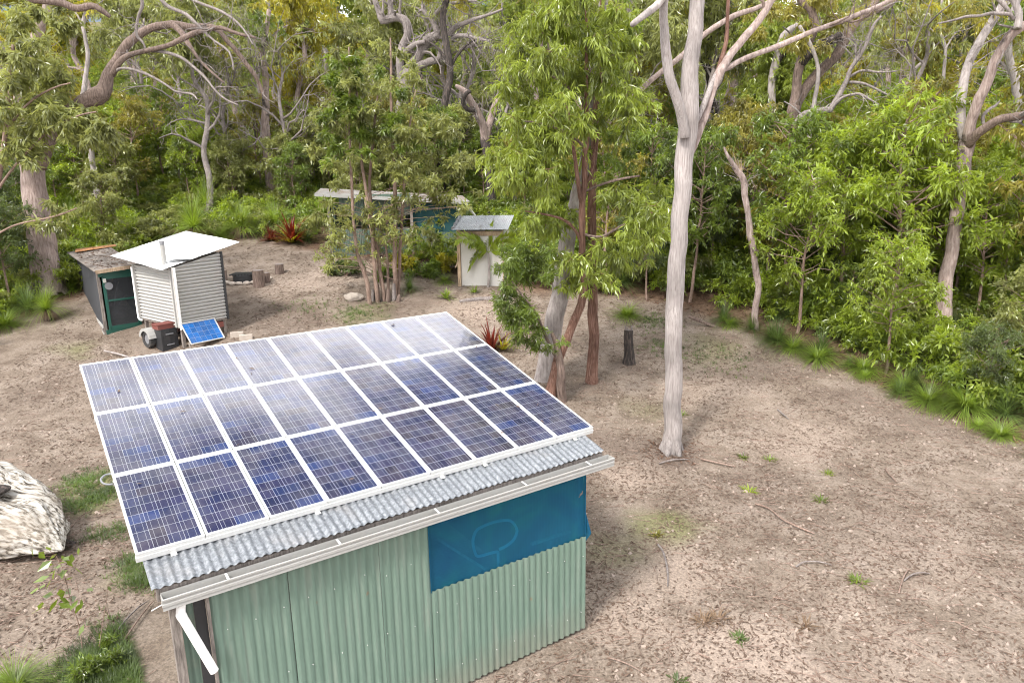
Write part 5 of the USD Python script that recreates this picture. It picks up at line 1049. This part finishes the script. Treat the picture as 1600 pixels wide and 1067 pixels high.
forest(12, 32, 52, 3.0, .7, 1.05, [1, 2, 4, 5, 1, 3], 'rising behind the thicket at the right', lambda x, y: x > 6)
forest(60, 52, 78, 3.0, .8, 1.2, [0, 1, 2, 3, 4, 5, 0], 'on the wooded slope in the middle distance')
forest(110, 76, 150, 3.6, 1.0, 1.5, [0, 1, 3, 4, 5], 'far up the wooded slope')

# ------------------------------------------------------------------ grass trees, bromeliads, palms, tufts
def grass_tree(name, k, n, L, look, skirt=0., trunk=0., w=.012, up0=.1, up1=1.5):
    rng = np.random.default_rng(700 + k); T = Thing(name, 'grass tree', 'plant', (0, 0, 0)); c = np.array([0, 0, trunk + .05])
    if trunk: T.part('stem', tube([[0, 0, -.1], [0, 0, trunk + .05]], [.14, .12], 9, .2), B_char, smooth=True)
    T.part('leaf_tuft', blades(rng, c, n, L, w, up0, up1, 1.0, 4), look)
    if skirt: T.part('dry_skirt', blades(rng, c, int(n * .6), skirt, .016, -1.2, -.1, .5, 3, .1), M_dry)
    return T
gts = [grass_tree('grass_tree', 0, 460, 1.45, M_grass, .6, .4, .018), grass_tree('grass_clump', 1, 460, 1.05, M_grass, 0, 0, .017, .05, 1.15), grass_tree('deep_grass_clump', 2, 360, 1.05, M_grass2, .4, .1, .016)]
rng = np.random.default_rng(79); gf_first = set()
def put(k, px, py, sc, lab, grp=None):
    g = gp(px, py); rz = rng.uniform(0, 360)
    if k in gf_first: copy(gts[k], g, rz, sc, lab, grp)
    else: gf_first.add(k); place(gts[k], g, rz, sc); tag(gts[k].prim, lab, None, grp)
for k, px, py, sc, lab in [(0, 380, 372, 1.25, 'grass tree with a thick brown skirt just right of the white hut roof'), (0, 178, 366, 1.2, 'spiky grass tree behind the left corner of the mesh cage'), (1, 232, 372, 1.5, 'bright grass clump behind the cage roof'), (1, 292, 366, 1.4, 'bright grass clump just above the white hut roof ridge'),
        (1, 345, 372, 1.3, 'bright grass clump between the white hut roof and the skirted grass tree'), (1, 980, 494, 1.0, 'bright arching grass clump between the red trunk and the tall grey trunk'), (2, 968, 450, 1.5, 'dark arching grass tree behind the bright clump by the red trunk'), (2, 1283, 556, 1.0, 'dull grass clump at the clearing edge below the thin pink sapling'),
        (1, 1348, 582, .95, 'grass clump left of the bright young tree at the right edge'), (1, 1412, 606, 1.0, 'pale grass clump with a dry base on the clearing edge'), (1, 1450, 628, 1.1, 'grass clump touching the largest tuft on its left'), (1, 1508, 640, 1.35, 'largest bright green grass tuft on the right edge of the clearing'),
        (2, 1570, 655, 1.1, 'deep green grass tuft at the right picture edge'), (2, 45, 490, 1.3, 'dark grass tuft left of the great gum trunk'), (1, 8, 512, 1.2, 'lime grass tuft at the left picture edge nearest the clearing'), (1, 112, 455, .9, 'lime grass tuft at the foot of the great gum beside the cage'), (1, 30, 455, 1.3, 'lime grass tuft behind the dark tuft at the left edge'), (0, 75, 500, .9, 'spiky tuft on bare soil left of the mesh cage'), (1, 15, 480, 1.3, 'bright grass tuft at the left picture edge'), (2, 1215, 540, 1.0, 'low dull grass tuft right of the broken pink tree'),
        (2, 1130, 505, .9, 'low dull grass tuft left of the broken pink tree'), (2, 640, 455, .8, 'dark grass tuft right of the sapling stems'), (1, 695, 440, .75, 'bright fountain shaped tuft left of the outhouse'), (2, 480, 380, .9, 'dark strappy tuft right of the red bromeliad'), (2, 730, 355, 1.2, 'spiky tuft above the outhouse roof behind'),
        (1, 25, 1075, .75, 'bright grass tuft at the bottom left picture corner'), (1, 160, 345, 1.2, 'bright grass clump far behind the cage'), (1, 320, 345, 1.2, 'bright grass clump behind the ridge clump in the understorey'), (2, 1500, 570, 1.1, 'dark grass clump left of the pale pointed rock at the right'), (2, 1360, 530, 1.1, 'dark grass clump under the trees left of the big fork'), (1, 270, 345, 1.2, 'bright grass clump in the second line behind the hut')]:
    put(k, px, py, sc, lab)
k7 = 0
for _ in range(400):
    x, y = rng.uniform(-27, -8), rng.uniform(36.2, 41.5)
    if k7 >= 30: break
    if shapely.contains_xy(clearing.buffer(.4), x, y): continue
    k7 += 1; kk = [1, 1, 2, 0][k7 % 4]; g = ground(x, y)
    copy(gts[kk], g, rng.uniform(0, 360), rng.uniform(1.0, 1.6), 'green grass clump in the grassy belt behind the huts', 'grass clumps in the grassy belt behind the huts')
for _ in range(60):
    x, y = rng.uniform(8, 24), rng.uniform(17, 27)
    if shapely.contains_xy(clearing.buffer(.3), x, y) or rng.random() < .45: continue
    g = ground(x, y); copy(gts[2], g, rng.uniform(0, 360), rng.uniform(.5, 1.0), 'dull green grass clump in the litter under the right hand trees', 'grass clumps in the litter under the right hand trees')
el_ = shapely.LineString([gp(*e)[:2] for e in [(1120, 503), (1180, 527), (1300, 580), (1450, 645), (1640, 725)]])
for d_ in np.arange(0.3, el_.length, .95):
    p_ = el_.interpolate(d_); x, y = p_.x + rng.normal() * .22 + .25, p_.y + rng.normal() * .2 + .3; g = ground(x, y); kk = [1, 2, 1][rng.integers(3)]
    copy(gts[kk], g, rng.uniform(0, 360), rng.uniform(.45, 1.05), 'small grass clump in the low strip along the right side of the clearing', 'grass clumps in the strip along the right side of the clearing')
def strap(name, k, label, cat_, px, py, n, L, w, look, up0=.3, inner=None):
    rng = np.random.default_rng(k); g = gp(px, py); T = Thing(name, label, cat_, g)
    T.part('leaf_rosette', blades(rng, g + [0, 0, .03], n, L, w, up0, 1.45, .7, 4, .08), look)
    if inner: T.part('inner_rosette', blades(rng, g + [.05, -.1, .05], n // 2, L * .75, w, .5, 1.45, .7, 4, .06), inner)
strap('red_bromeliad', 1, 'tall red and yellow bromeliad behind the fire pit', 'plant', 457, 381, 70, 1.75, .15, M_red, .4, M_yellow)
strap('red_bromeliad', 2, 'low dark red bromeliad left of the taller one', 'plant', 424, 377, 50, .9, .12, M_red, .2)
strap('red_bromeliad', 3, 'dark red and yellow bromeliad beside the far right corner of the array', 'plant', 768, 550, 44, 1.25, .12, M_red, .5)
strap('yellow_bromeliad', 4, 'small yellow bromeliad beside the dark red one at the array corner', 'plant', 786, 546, 30, .8, .08, M_yellow, .4)
strap('green_rosette', 5, 'pale green rosette plant in the bed left of the outhouse', 'plant', 697, 466, 50, .55, .06, M_grass, .2)
strap('green_rosette', 6, 'small green rosette at the foot of the outhouse panel', 'plant', 741, 458, 34, .4, .05, M_grass, .2)
# small palm before the outhouse
rng = np.random.default_rng(120); g = gp(762, 449)
T = Thing('young_palm', 'young feathery palm with arching fronds in front of the outhouse panel', 'palm', g)
top = P3(763, 395, g[1]); T.part('stem', tube(*smooth_line([g - [0, 0, .1], (g + top) / 2 + [.04, 0, 0], top], [.05, .045, .03], 10), 8), B_pale, smooth=True)
for px, py in ((715, 372), (735, 378), (765, 355), (800, 372), (812, 385), (735, 412), (790, 405)):
    e = P3(px, py, g[1] - rng.uniform(-.3, .4)); m_ = 26; t = np.linspace(0, 1, m_)[:, None]; q = top + (e - top) * t + np.array([0, 0, 1.0]) * np.sin(t * math.pi) * .22
    dd = unit(np.gradient(q, axis=0)); sd = unit(np.cross(dd, [0, 0, 1.0])); pos = np.vstack([q[3:], q[3:]]); ld = np.vstack([sd[3:] * .5 + dd[3:] * .5 + [0, 0, .65], -sd[3:] * .5 + dd[3:] * .5 - [0, 0, .7]])
    T.part('frond', cat([tube(q, .008, 4), leaf_mesh(rng, pos, ld, .40, .10)]), M_bright)
# garden shrubs in front of the green shed
for i, (px, py, h, w, look, lab) in enumerate([(655, 372, 60, 26, M_bright, 'bright broad leafed shrub in front of the teal wall'), (680, 375, 48, 22, M_bright, 'second bright shrub nearest the outhouse in front of the teal wall'), (630, 418, 26, 22, M_yellow, 'low yellowish shrub in the garden bed before the green shed'),
        (665, 420, 22, 24, M_green, 'low green shrub in the garden bed before the green shed'), (702, 412, 26, 18, M_yellow, 'yellow green shrub left of the outhouse roof'), (540, 418, 20, 26, M_dark, 'dark leafy shrub at the left end of the garden bed'), (600, 425, 20, 18, M_green, 'small green shrub behind the sapling stems')]):
    rng = np.random.default_rng(130 + i); g = gp(px, py + 12); T = Thing('garden_shrub', lab, 'shrub', g); s_ = 1 / ppm(g[1])
    cl = [[g[0] + rng.normal() * w * .4 * s_, g[1] + rng.normal() * .25, g[2] + rng.uniform(.25, 1) * h * s_, rng.uniform(.3, .5) * w * s_] for _ in range(14)]
    lv, tw = foliage(rng, cl, .17, .07, 18, 7, .3); T.part('foliage', lv, look); T.part('stem', tubes([(np.array([g - [0, 0, .05], (g + c[:3]) / 2 + [0, 0, .05], np.array(c[:3])]), np.array([.015, .012, .006])) for c in cl], 4), B_stem)

# ------------------------------------------------------------------ logs, stumps, fire pit
def log(name, label, cat_, pts, y0, y1, bark, rough=.2, sides=12, end=None):
    P, r = limb(pts, y0, y1, 24); T = Thing(name, label, cat_, P[0]); T.part('wood', tube(P, r, sides, rough), bark, smooth=40)
    return T
# weathered white log, lower left
rng = np.random.default_rng(140)
M_logw = mat('bleached_wood', {
    'g': ('geometry', {}), 'mp': ('mapping', {'mapping_type': 'texture', 'rotation': (0, 0, 2.84), 'scale': (1 / 1.6, 1 / 15., 1 / 12.)}), 'n': ('noise_texture', {'scale': 1.3, 'detail': 8.0, 'roughness': .62, 'distortion': .2}),
    'r': ('rgb_ramp', {'ramp': [(.38, (.045, .038, .032)), (.45, (.22, .19, .155)), (.52, (.40, .37, .33)), (.66, (.54, .52, .49))]}), 'n2': ('noise_texture', {'scale': .9, 'detail': 4.0}), 'r2': ('rgb_ramp', {'ramp': [(.55, (0, 0, 0)), (.66, (.55,) * 3)]}), 'mx': ('mix', {'color2': (.27, .225, .18)}),
    'bp': ('bump', {'strength': .8, 'distance': .04}), 'p': ('principled_bsdf', {'roughness': .85, 'specular_ior_level': .2})},
    [('g.position', 'mp.vector'), ('mp.vector', 'n.vector'), ('g.position', 'n2.vector'), ('n.fac', 'r.fac'), ('n2.fac', 'r2.fac'), ('r.color', 'mx.color1'), ('r2.color', 'mx.fac'), ('mx.color', 'p.base_color'), ('n.fac', 'bp.height'), ('bp.normal', 'p.normal')], surface='p.BSDF')
a0, a1 = gp(86, 884) * [1, 1, 0], gp(-125, 800) * [1, 1, 0]
ax0 = unit(a1 - a0); sd0 = np.array([-ax0[1], ax0[0], 0]); sd0 *= np.sign(sd0 @ (EYE - a0)); Llen = 4.4; nu, nv = 120, 84
UU, TT = np.meshgrid(np.linspace(0, 1, nu), np.linspace(0, 2 * np.pi, nv, endpoint=False), indexing='ij')
xx_ = UU * Llen; prof = np.interp(xx_, [0, .08, .3, .7, 1.2, 1.8, 2.6, 4.4], [.02, .07, .20, .38, .57, .70, .76, .80])
ring_ = np.stack([np.cos(TT), np.sin(TT)], -1)
rdg = 1 - np.abs(fbm(np.stack([xx_ * .9 + TT * .3, ring_[..., 0] * 3.2, ring_[..., 1] * 3.2], -1), 4, 23) - .5) * 5; grv = .5 * (fbm(np.stack([xx_ * .8, ring_[..., 0] * 7.5, ring_[..., 1] * 7.5], -1), 4, 17) - .5) - .22 * np.clip(rdg, 0, 1); big = fbm(np.stack([xx_ * .9, ring_[..., 0] * 1.2, ring_[..., 1] * 1.2], -1), 3, 31) - .5
rad = prof * (1.12 + .62 * grv + .95 * big)
hol = np.exp(-(((xx_ - 1.75) / .5) ** 2 + ((TT - 1.7) / .4) ** 2)); rad = rad * (1 - .75 * hol)
Cc = a0 + ax0 * xx_[..., None] - sd0 * (.18 + .1 * UU)[..., None] + Z * (np.interp(xx_, [0, .5, 1.5, 4.4], [.22, .34, .42, .46]))[..., None]
vv = Cc + (np.cos(TT) * rad * 1.25)[..., None] * sd0 + (np.sin(TT) * rad * .85)[..., None] * Z
nn = nu * nv; i, j = np.meshgrid(np.arange(nu - 1), np.arange(nv), indexing='ij'); qd = np.stack([i * nv + j, i * nv + (j + 1) % nv, (i + 1) * nv + (j + 1) % nv, (i + 1) * nv + j], -1).reshape(-1, 4)
ff = np.vstack([qd[:, [0, 1, 2]], qd[:, [0, 2, 3]], np.stack([np.full(nv, nn), (np.arange(nv) + 1) % nv, np.arange(nv)], 1)])
T = Thing('bleached_log', 'huge bleached weathered log lying at the lower left of the clearing', 'log', a0)
T.part('wood', (np.vstack([vv.reshape(-1, 3), Cc[0, :1]]), ff), M_logw, smooth=50)
hc = a0 + ax0 * 2.15 - sd0 * .15 + Z * .92
T.part('hollow', lump(hc, (.42, .17, .16), 5, 3, .4), B_char, 'dark charred hollow on top', smooth=True)
T.part('underside', lump(a0 + ax0 * 1.5 + sd0 * .16 + Z * .10, (1.35, .34, .15), 8, 3, .3), B_char, 'dark lump added as the shade beneath the log', smooth=True)  # charred-bark lump stands in for the shadow below the log
# stumps, stools, fire ring
g = gp(983, 566); T = Thing('burnt_stump', 'short burnt hollow stump between the red trunk and the tall grey tree', 'stump', g)
P, r = limb([(983, 570, 22), (983, 560, 18), (982, 540, 16), (982, 515, 14)], g[1], g[1], 12); P = base_on(P); v, f = tube(P, r, 14, .3, 3); T.part('wood', (v, f), B_char, smooth=40)
T.part('splinter', cat([tube([P3(978 + i * 3, 520, g[1]), P3(977 + i * 3.4, 508 + (i % 3) * 3, g[1])], [.05, .012], 5) for i in range(4)]), B_dead)
for px, py, w, h, lab in [(405, 447, 17, 24, 'upright log seat nearest the array beside the fire ring'), (437, 426, 14, 13, 'low log seat right of the fire ring'), (350, 437, 10, 14, 'log seat half hidden behind the cream hut wall'), (418, 440, 9, 14, 'dark log seat behind the nearest log seat')]:
    g = gp(px, py); s_ = 1 / ppm(g[1]); T = Thing('log_seat', lab, 'log seat', g); hh = h * s_ * 1.05; rr = w * s_ / 2
    T.part('bark', tube([g - Z * .08, g + Z * hh * .5, g + Z * hh], [rr * 1.08, rr, rr], 14, .12), B_brown, smooth=50); T.part('cut_face', tube([g + Z * (hh - .005), g + Z * (hh + .012)], rr * .86, 14), B_dead)
gc = gp(384, 436); T = Thing('fire_drum', 'half buried black fire drum with an iron grate inside the ring of stones', 'fire pit', gc)
T.part('drum', ring(gc + Z * .17, Z, .55, .60, .36, 22) if False else tube([gc - Z * .05, gc + Z * .24], .50, 20), P_black, smooth=40); T.part('rim', cat([bar(gc + [-.5 + .125 * i, -.42, .26], gc + [-.5 + .125 * i, .42, .26], .05, .04) for i in range(9)]), P_black, 'black iron grate')
for i in range(11):
    a = math.pi * (1.0 + i / 10) ; q = gc + np.array([math.cos(a) * .95, math.sin(a) * .8, 0]); q = ground(*q[:2])
    single('fire_stone', (lambda m: m)(lump(q + Z * .06, (.15, .13, .11), 20 + i, 2, .3)), P_rock, 'rounded pale stone of the ring around the fire drum', 'stone', 'stones around the fire drum', smooth=True)
log('fallen_log', 'pale fallen log behind the red bromeliad left of the green shed', 'log', [(463, 350, 14), (485, 346, 14), (505, 343, 13)], 40, 40.5, B_pale)
log('fallen_log', 'thin grey log lying on the ground right of the outhouse foot bed', 'log', [(718, 472, 6), (745, 469, 8), (785, 464, 6)], gp(745, 470)[1], gp(745, 470)[1] + .3, B_dead)
log('fallen_log', 'grey log edging the garden bed before the green shed', 'log', [(620, 427, 5), (660, 424, 6), (715, 416, 5)], gp(655, 426)[1], gp(655, 426)[1] + .8, B_dead)
log('fallen_log', 'dark branch lying in the leaf bank right of the tall grey trunk', 'log', [(1075, 494, 5), (1110, 508, 5), (1140, 520, 4)], gp(1110, 512)[1] + .3, gp(1110, 512)[1], B_brown)
log('pale_pole', 'pale pole lying on the ground left of the solar array corner', 'pole', [(163, 548, 3), (184, 553, 3), (206, 560, 3)], gp(185, 555)[1], gp(185, 555)[1] - .2, B_pale, 0.05, 8)
g = gp(1515, 588); T = Thing('pointed_rock', 'pale pointed rock standing among grass at the right', 'rock', g); T.part('stone', lump(g + Z * .25, (.13, .12, .42), 12, 3, .25, flat=1.0), P_rock, smooth=True)
g = gp(598, 470); T = Thing('root_stump', 'rotten dark stump at the foot of the sapling clump', 'stump', g)
for i in range(7): q = g + [(-.6 + i * .2), np.sin(i * 3) * .12, 0]; T.part('wood', tube([q - Z * .1, q + [.05, 0, .25 + .2 * (i % 3)]], [.12, .05], 7, .3, i), B_dead if i % 2 else B_brown, smooth=True)
g = gp(553, 470); T = Thing('grey_boulder', 'dark lumpy boulder at the left foot of the sapling clump', 'rock', g); T.part('stone', lump(g + Z * .1, (.35, .25, .25), 14, 3, .35), P_rock, smooth=True)

# ------------------------------------------------------------------ sticks, stones and weeds lying in the clearing
for i, (lab, pts, w) in enumerate([('long thin stick lying in the middle of the clearing', [(1180, 790), (1200, 797), (1222, 815), (1245, 828), (1272, 838)], 3.2), ('short bent stick near the shed wall', [(1028, 852), (1036, 866), (1041, 885), (1043, 918)], 3.5), ('pale dry stick right of the tall grey trunk', [(1095, 718), (1120, 726), (1150, 730)], 3),
        ('curved stick left of the forked stick', [(1243, 890), (1262, 884), (1300, 886)], 2.5), ('forked stick at the right of the clearing', [(1404, 930), (1412, 908), (1420, 896)], 3), ('crossing stick beside the forked stick', [(1412, 912), (1432, 905), (1452, 902)], 2.5), ('short stick near the right edge of the clearing', [(1384, 730), (1392, 745), (1401, 752)], 3.2),
        ('small stick below the tall grey trunk', [(1030, 725), (1052, 721), (1075, 718)], 2.5), ('thin twig at the bottom of the clearing', [(950, 1030), (975, 1042), (1000, 1052)], 2.5), ('stick near the stump', [(1215, 640), (1224, 650), (1232, 655)], 2.5), ('twig beside the bleached log', [(52, 800), (62, 812), (70, 822)], 2.5), ('dry stick by the left wall of the shed', [(185, 985), (215, 955), (232, 940)], 3.2),
        ('second dry stick by the left wall of the shed', [(195, 1000), (222, 965), (240, 940)], 3)]):
    P = np.array([gp(*p) for p in pts]) + [0, 0, .03]; rr = np.full(len(P), w / 2 * P[0, 1] / F); rr[-1] *= .5; P[1:-1, 2] += .03
    single('fallen_stick', tube(*smooth_line(P, rr, 12), 6), B_dead if i % 2 else B_stem, lab, 'stick', smooth=True)
for i, (px, py, n, L, look, lab) in enumerate([(1160, 713, 40, .16, M_green, 'small dark weed right of the tall grey trunk base'), (1203, 716, 40, .14, M_green, 'second small weed right of the tall grey trunk'), (1294, 738, 40, .14, M_bright, 'small weed in the upper middle of the clearing'), (1171, 767, 44, .16, M_bright, 'yellow green weed below the two small weeds'), (1283, 783, 40, .18, M_green, 'small weed in the centre of the clearing'),
        (1340, 910, 50, .17, M_green, 'dark green weed at the right of the open clearing'), (1155, 998, 50, .12, M_grass2, 'bright mossy tuft near the bottom of the clearing'), (1058, 1064, 40, .11, M_grass2, 'bright tuft at the bottom picture edge'), (1025, 835, 50, .12, M_olive, 'yellowish weed patch right of the shade cloth'), (1120, 968, 40, .22, M_dry, 'dry brown tuft near the bottom middle'), (1100, 970, 40, .2, M_dry, 'second dry tuft left of the other dry tuft'), (1260, 975, 40, .2, M_dry, 'dry tuft below the dark green weed'), (1065, 652, 40, .18, M_grass, 'tuft of grass behind the tall grey trunk')]):
    rng = np.random.default_rng(150 + i); g = gp(px, py); single('ground_weed', blades(rng, g, n, L, .028, .1, 1.3, .5, 2, .12), look, lab, 'weed')
# sapling with big leaves, lower left
rng = np.random.default_rng(170); g = gp(128, 1012)
T = Thing('broad_leafed_seedling', 'thin seedling with large oval leaves at the lower left beside the shed', 'plant', g)
st1 = [(128, 1012), (123, 975), (112, 945), (105, 915), (98, 890), (88, 868)]; P = np.array([P3(x, y, g[1]) for x, y in st1]); P[0] = g - Z * .05; sl, sr = smooth_line(P, np.linspace(.009, .004, 6), 18); T.part('stem', tube(sl, sr, 7), B_stem)
pos, ld = [], []
for x, y, dx, dy in [(107, 905, 8, -16), (104, 920, 10, 14), (88, 918, -14, 8), (95, 900, -12, -14), (80, 905, -10, 16), (112, 930, 6, 20), (70, 915, -16, 2), (60, 920, -18, 6), (95, 880, 8, -12), (100, 870, 14, 6), (85, 870, -14, -8), (78, 860, -10, -16), (115, 885, 14, 10), (90, 935, -10, 14), (72, 945, -12, 6), (66, 940, -8, 14), (52, 870, -4, -16), (60, 862, 12, 10), (85, 890, -4, 16), (120, 862, 12, -6)]:
    p = P3(x, y, g[1] + rng.uniform(-.2, .2)); pos.append(p); ld.append(P3(x + dx, y + dy, g[1] - .12) - p)
    near = sl[np.argmin(np.linalg.norm(sl - p, axis=1))]; T.part('leaf_stalk', tube([near, p], .003, 4), B_red)
for _ in range(22):
    q_ = sl[rng.integers(8, 18)] + rng.normal(size=3) * [.12, .10, .10]; pos.append(q_); ld.append(rng.normal(size=3) * [1, 1, .4] - [0, 0, .5])
for p_, d_ in zip(pos, ld): T.part('leaf', leaf_mesh(rng, p_[None], d_[None], .19, .105), M_green)
P = np.array([P3(x, y, g[1] - .1) for x, y in ((155, 1010), (160, 975), (167, 935), (168, 915))]); T.part('stem', tube(P, [.006, .005, .004, .003], 6), B_stem)
T.part('leaf', leaf_mesh(rng, np.repeat(P[-1:], 4, 0), rng.normal(size=(4, 3)) + [0, 0, -.6], .12, .06), M_dark)

# ------------------------------------------------------------------ uncountable cover
def scatter(rng, n, x0, x1, y0, y1, where):
    x, y = rng.uniform(x0, x1, n * 3), y0 * (y1 / y0) ** rng.random(n * 3); k = np.abs(x) < y * .80 + 1.5
    k &= where(x, y); x, y = x[k][:n], y[k][:n]; return np.stack([x, y, terr(x, y)], 1)
shed_poly = Polygon([S(.1, -.45, 0)[:2], S(5.7, -.45, 0)[:2], S(5.7, 4.3, 0)[:2], S(.1, 4.3, 0)[:2]]); shapely.prepare(shed_poly)
inside = lambda x, y: shapely.contains_xy(clearing, x, y) & ~shapely.contains_xy(shed_poly, x, y)
rng = np.random.default_rng(180)
pt = scatter(rng, 44000, -16, 16, 6.5, 36, lambda x, y: inside(x, y) & (fbm(np.stack([x, y, x * 0], -1) * .9, 3, 41) + rng.random(len(x)) * .34 > .6)); n = len(pt)
single('leaf_litter', leaf_mesh(rng, pt + [0, 0, .012], rng.normal(size=(n, 3)) * [1, 1, .22] + [0, 0, .05], .075 * (1 + np.clip(pt[:, 1:2] - 9, 0, 20) / 26), .028), M_litter, 'dead leaves strewn over the clearing', 'leaf litter', kind='stuff')
pt = scatter(rng, 60000, -30, 30, 16, 50, lambda x, y: ~shapely.contains_xy(clearing, x, y)); n = len(pt)
single('forest_litter', leaf_mesh(rng, pt + [0, 0, .03], rng.normal(size=(n, 3)) * [1, 1, .3] + [0, 0, .1], .15, .05), M_litter_dark, 'brown dead leaves under the trees', 'leaf litter', kind='stuff')
pt = scatter(rng, 5200, -14, 15, 6.5, 30, inside); n = len(pt); an = rng.uniform(0, 2 * np.pi, n); ln = rng.uniform(.06, .3, n)[:, None]; dv = np.stack([np.cos(an), np.sin(an), rng.normal(size=n) * .08], 1) * ln; sdv = np.stack([-np.sin(an), np.cos(an), an * 0], 1) * .006
v = np.stack([pt - dv - sdv + [0, 0, .01], pt - dv + sdv + [0, 0, .01], pt + dv + [0, 0, .016], pt - dv + [0, 0, .022]], 1).reshape(-1, 3)
single('twig_litter', (v, (np.arange(n)[:, None, None] * 4 + np.array([[0, 2, 3], [3, 2, 1], [0, 1, 2]])).reshape(-1, 3)), B_stem, 'broken twigs strewn over the clearing', 'twigs', kind='stuff')
pt = scatter(rng, 12000, -14, 15, 6.5, 26, inside); n = len(pt); sz = (.010 + .042 * rng.random(n) ** 5)[:, None, None]
oc = np.array([[1, 0, 0], [0, 1, 0], [-1, 0, 0], [0, -1, 0], [0, 0, .7], [0, 0, -.5]]); of_ = np.array([[0, 1, 4], [1, 2, 4], [2, 3, 4], [3, 0, 4], [1, 0, 5], [2, 1, 5], [3, 2, 5], [0, 3, 5]])
v = (pt[:, None] + (oc + rng.normal(size=(n, 6, 3)) * .25) * sz).reshape(-1, 3)
M_peb = leaf_look('pebble_tones', [(.30, .24, .2), (.42, .36, .31), (.22, .17, .14), (.55, .50, .45), (.34, .26, .21)], rough=.9, trans=.0, spec=.2)
single('pebbles', (v, (np.arange(n)[:, None, None] * 6 + of_).reshape(-1, 3)), M_peb, 'small pale stones scattered over the clearing', 'pebbles', kind='stuff')
# grass patches
gp_pts = []
for px, py, r_, n in [(135, 750, .55, 180), (155, 775, .4, 200), (120, 790, .4, 90), (225, 975, .5, 600), (250, 1020, .5, 800), (200, 1040, .6, 700), (140, 1035, .5, 400), (265, 1000, .4, 400), (245, 1060, .4, 500), (170, 1060, .5, 300), (228, 905, .35, 180), (215, 880, .4, 120), (170, 835, .4, 90), (560, 490, 1.0, 160), (480, 480, 1.0, 90), (1120, 560, 1.2, 120), (1040, 540, .8, 120), (1025, 500, .8, 160)]:
    c = gp(px, py); q = c[:2] + rng.normal(size=(n, 2)) * r_ * .55; gp_pts.append(q)
q = np.vstack(gp_pts); q = q[~shapely.contains_xy(shed_poly.buffer(.1), q[:, 0], q[:, 1])]; tufts = [blades(rng, ground(*p), 7, .16, .012, .4, 1.4, .6, 2, .05) for p in q]
single('grass', cat(tufts), M_grass2, 'short green grass in patches about the shed and log', 'grass', kind='stuff')
# weeds beside the shed wall
T = Thing('weedy_shrub', 'tangle of dark green weeds growing against the left wall of the shed', 'shrub', gp(245, 1000)); cl = []
for px, py, rr in [(250, 985, .22), (262, 1010, .25), (235, 1030, .25), (270, 1045, .28), (215, 1050, .22), (255, 950, .18), (180, 1040, .18), (150, 1050, .2), (245, 1065, .3), (205, 1000, .2), (240, 960, .18), (130, 1062, .22), (225, 1062, .26), (170, 1010, .16)]:
    c = gp(px, py); cl.append([c[0], c[1], c[2] + rr * .7, rr])
cl = [c for c in cl if not shapely.contains_xy(shed_poly.buffer(.15), c[0], c[1])]
lv, tw = foliage(rng, cl, .075, .022, 55, 7, .1, up=.6); T.part('foliage', lv, M_green); T.part('stem', tw, B_stem)

# low growth of the forest floor
ui = UsdGeom.PointInstancer.Define(stage, '/World/undergrowth'); tag(ui.GetPrim(), 'low shrubs, ferns and grass covering the forest floor', 'undergrowth', kind='stuff')
rng = np.random.default_rng(190); pr = []
for k, (look, leafL, n_) in enumerate([(M_green, .17, 9), (M_drop, .17, 9), (M_grey, .17, 8), (M_bright, .16, 8)]):
    cl = [[rng.normal() * .45, rng.normal() * .45, rng.uniform(.15, 1.0), rng.uniform(.25, .42)] for _ in range(n_)]; lv, tw = foliage(rng, cl, leafL, leafL * .33, 12, 7, .3, twig=.006)
    p = f'/World/undergrowth/shrub_{k}' if k else '/World/undergrowth/shrub'; usdkit.mesh(stage, p, lv, look); pr.append(p)
for k, look in enumerate((M_grass2, M_grass)):
    p = f'/World/undergrowth/tuft_{k}' if k else '/World/undergrowth/tuft'; usdkit.mesh(stage, p, blades(rng, np.zeros(3), 110, .75, .014, .2, 1.4, .9, 3, .12), look); pr.append(p)
ui.CreatePrototypesRel().SetTargets([Sdf.Path(p) for p in pr])
n = 27000; pt = scatter(rng, n, -110, 110, 17, 150, lambda x, y: ~shapely.contains_xy(clearing.buffer(.5), x, y) & ~((x > -9.5) & (x < -1) & (y > 33) & (y < 39))); k = ~((pt[:, 0] > 4) & (pt[:, 1] < 28) & (shapely.distance(clearing, shapely.points(pt[:, 0], pt[:, 1])) < 1.7)) & ~((pt[:, 0] > 6) & (pt[:, 1] < 28) & (rng.random(len(pt)) < .35)) & ~((pt[:, 0] < -6) & (pt[:, 0] > -27) & (pt[:, 1] > 35) & (pt[:, 1] < 41) & (rng.random(len(pt)) < .5)); pt = pt[k]; n = len(pt)
left = pt[:, 0] < -6; idx = np.where(left & (pt[:, 1] < 46), rng.choice(6, n, p=[.08, .12, .17, .18, .05, .40]), rng.choice(6, n, p=[.14, .22, .14, .26, .12, .12]))
ui.CreateProtoIndicesAttr(Vt.IntArray.FromNumpy(idx.astype(np.int32))); ui.CreatePositionsAttr(Vt.Vec3fArray.FromNumpy(pt.astype(np.float32)))
an = rng.uniform(0, np.pi, n); ui.CreateOrientationsAttr(Vt.QuathArray([Gf.Quath(float(math.cos(a)), 0, 0, float(math.sin(a))) for a in an])); sc = rng.uniform(.6, 1.35, n); ui.CreateScalesAttr(Vt.Vec3fArray.FromNumpy(np.stack([sc, sc, sc * rng.uniform(.7, 1.2, n)], 1).astype(np.float32)))
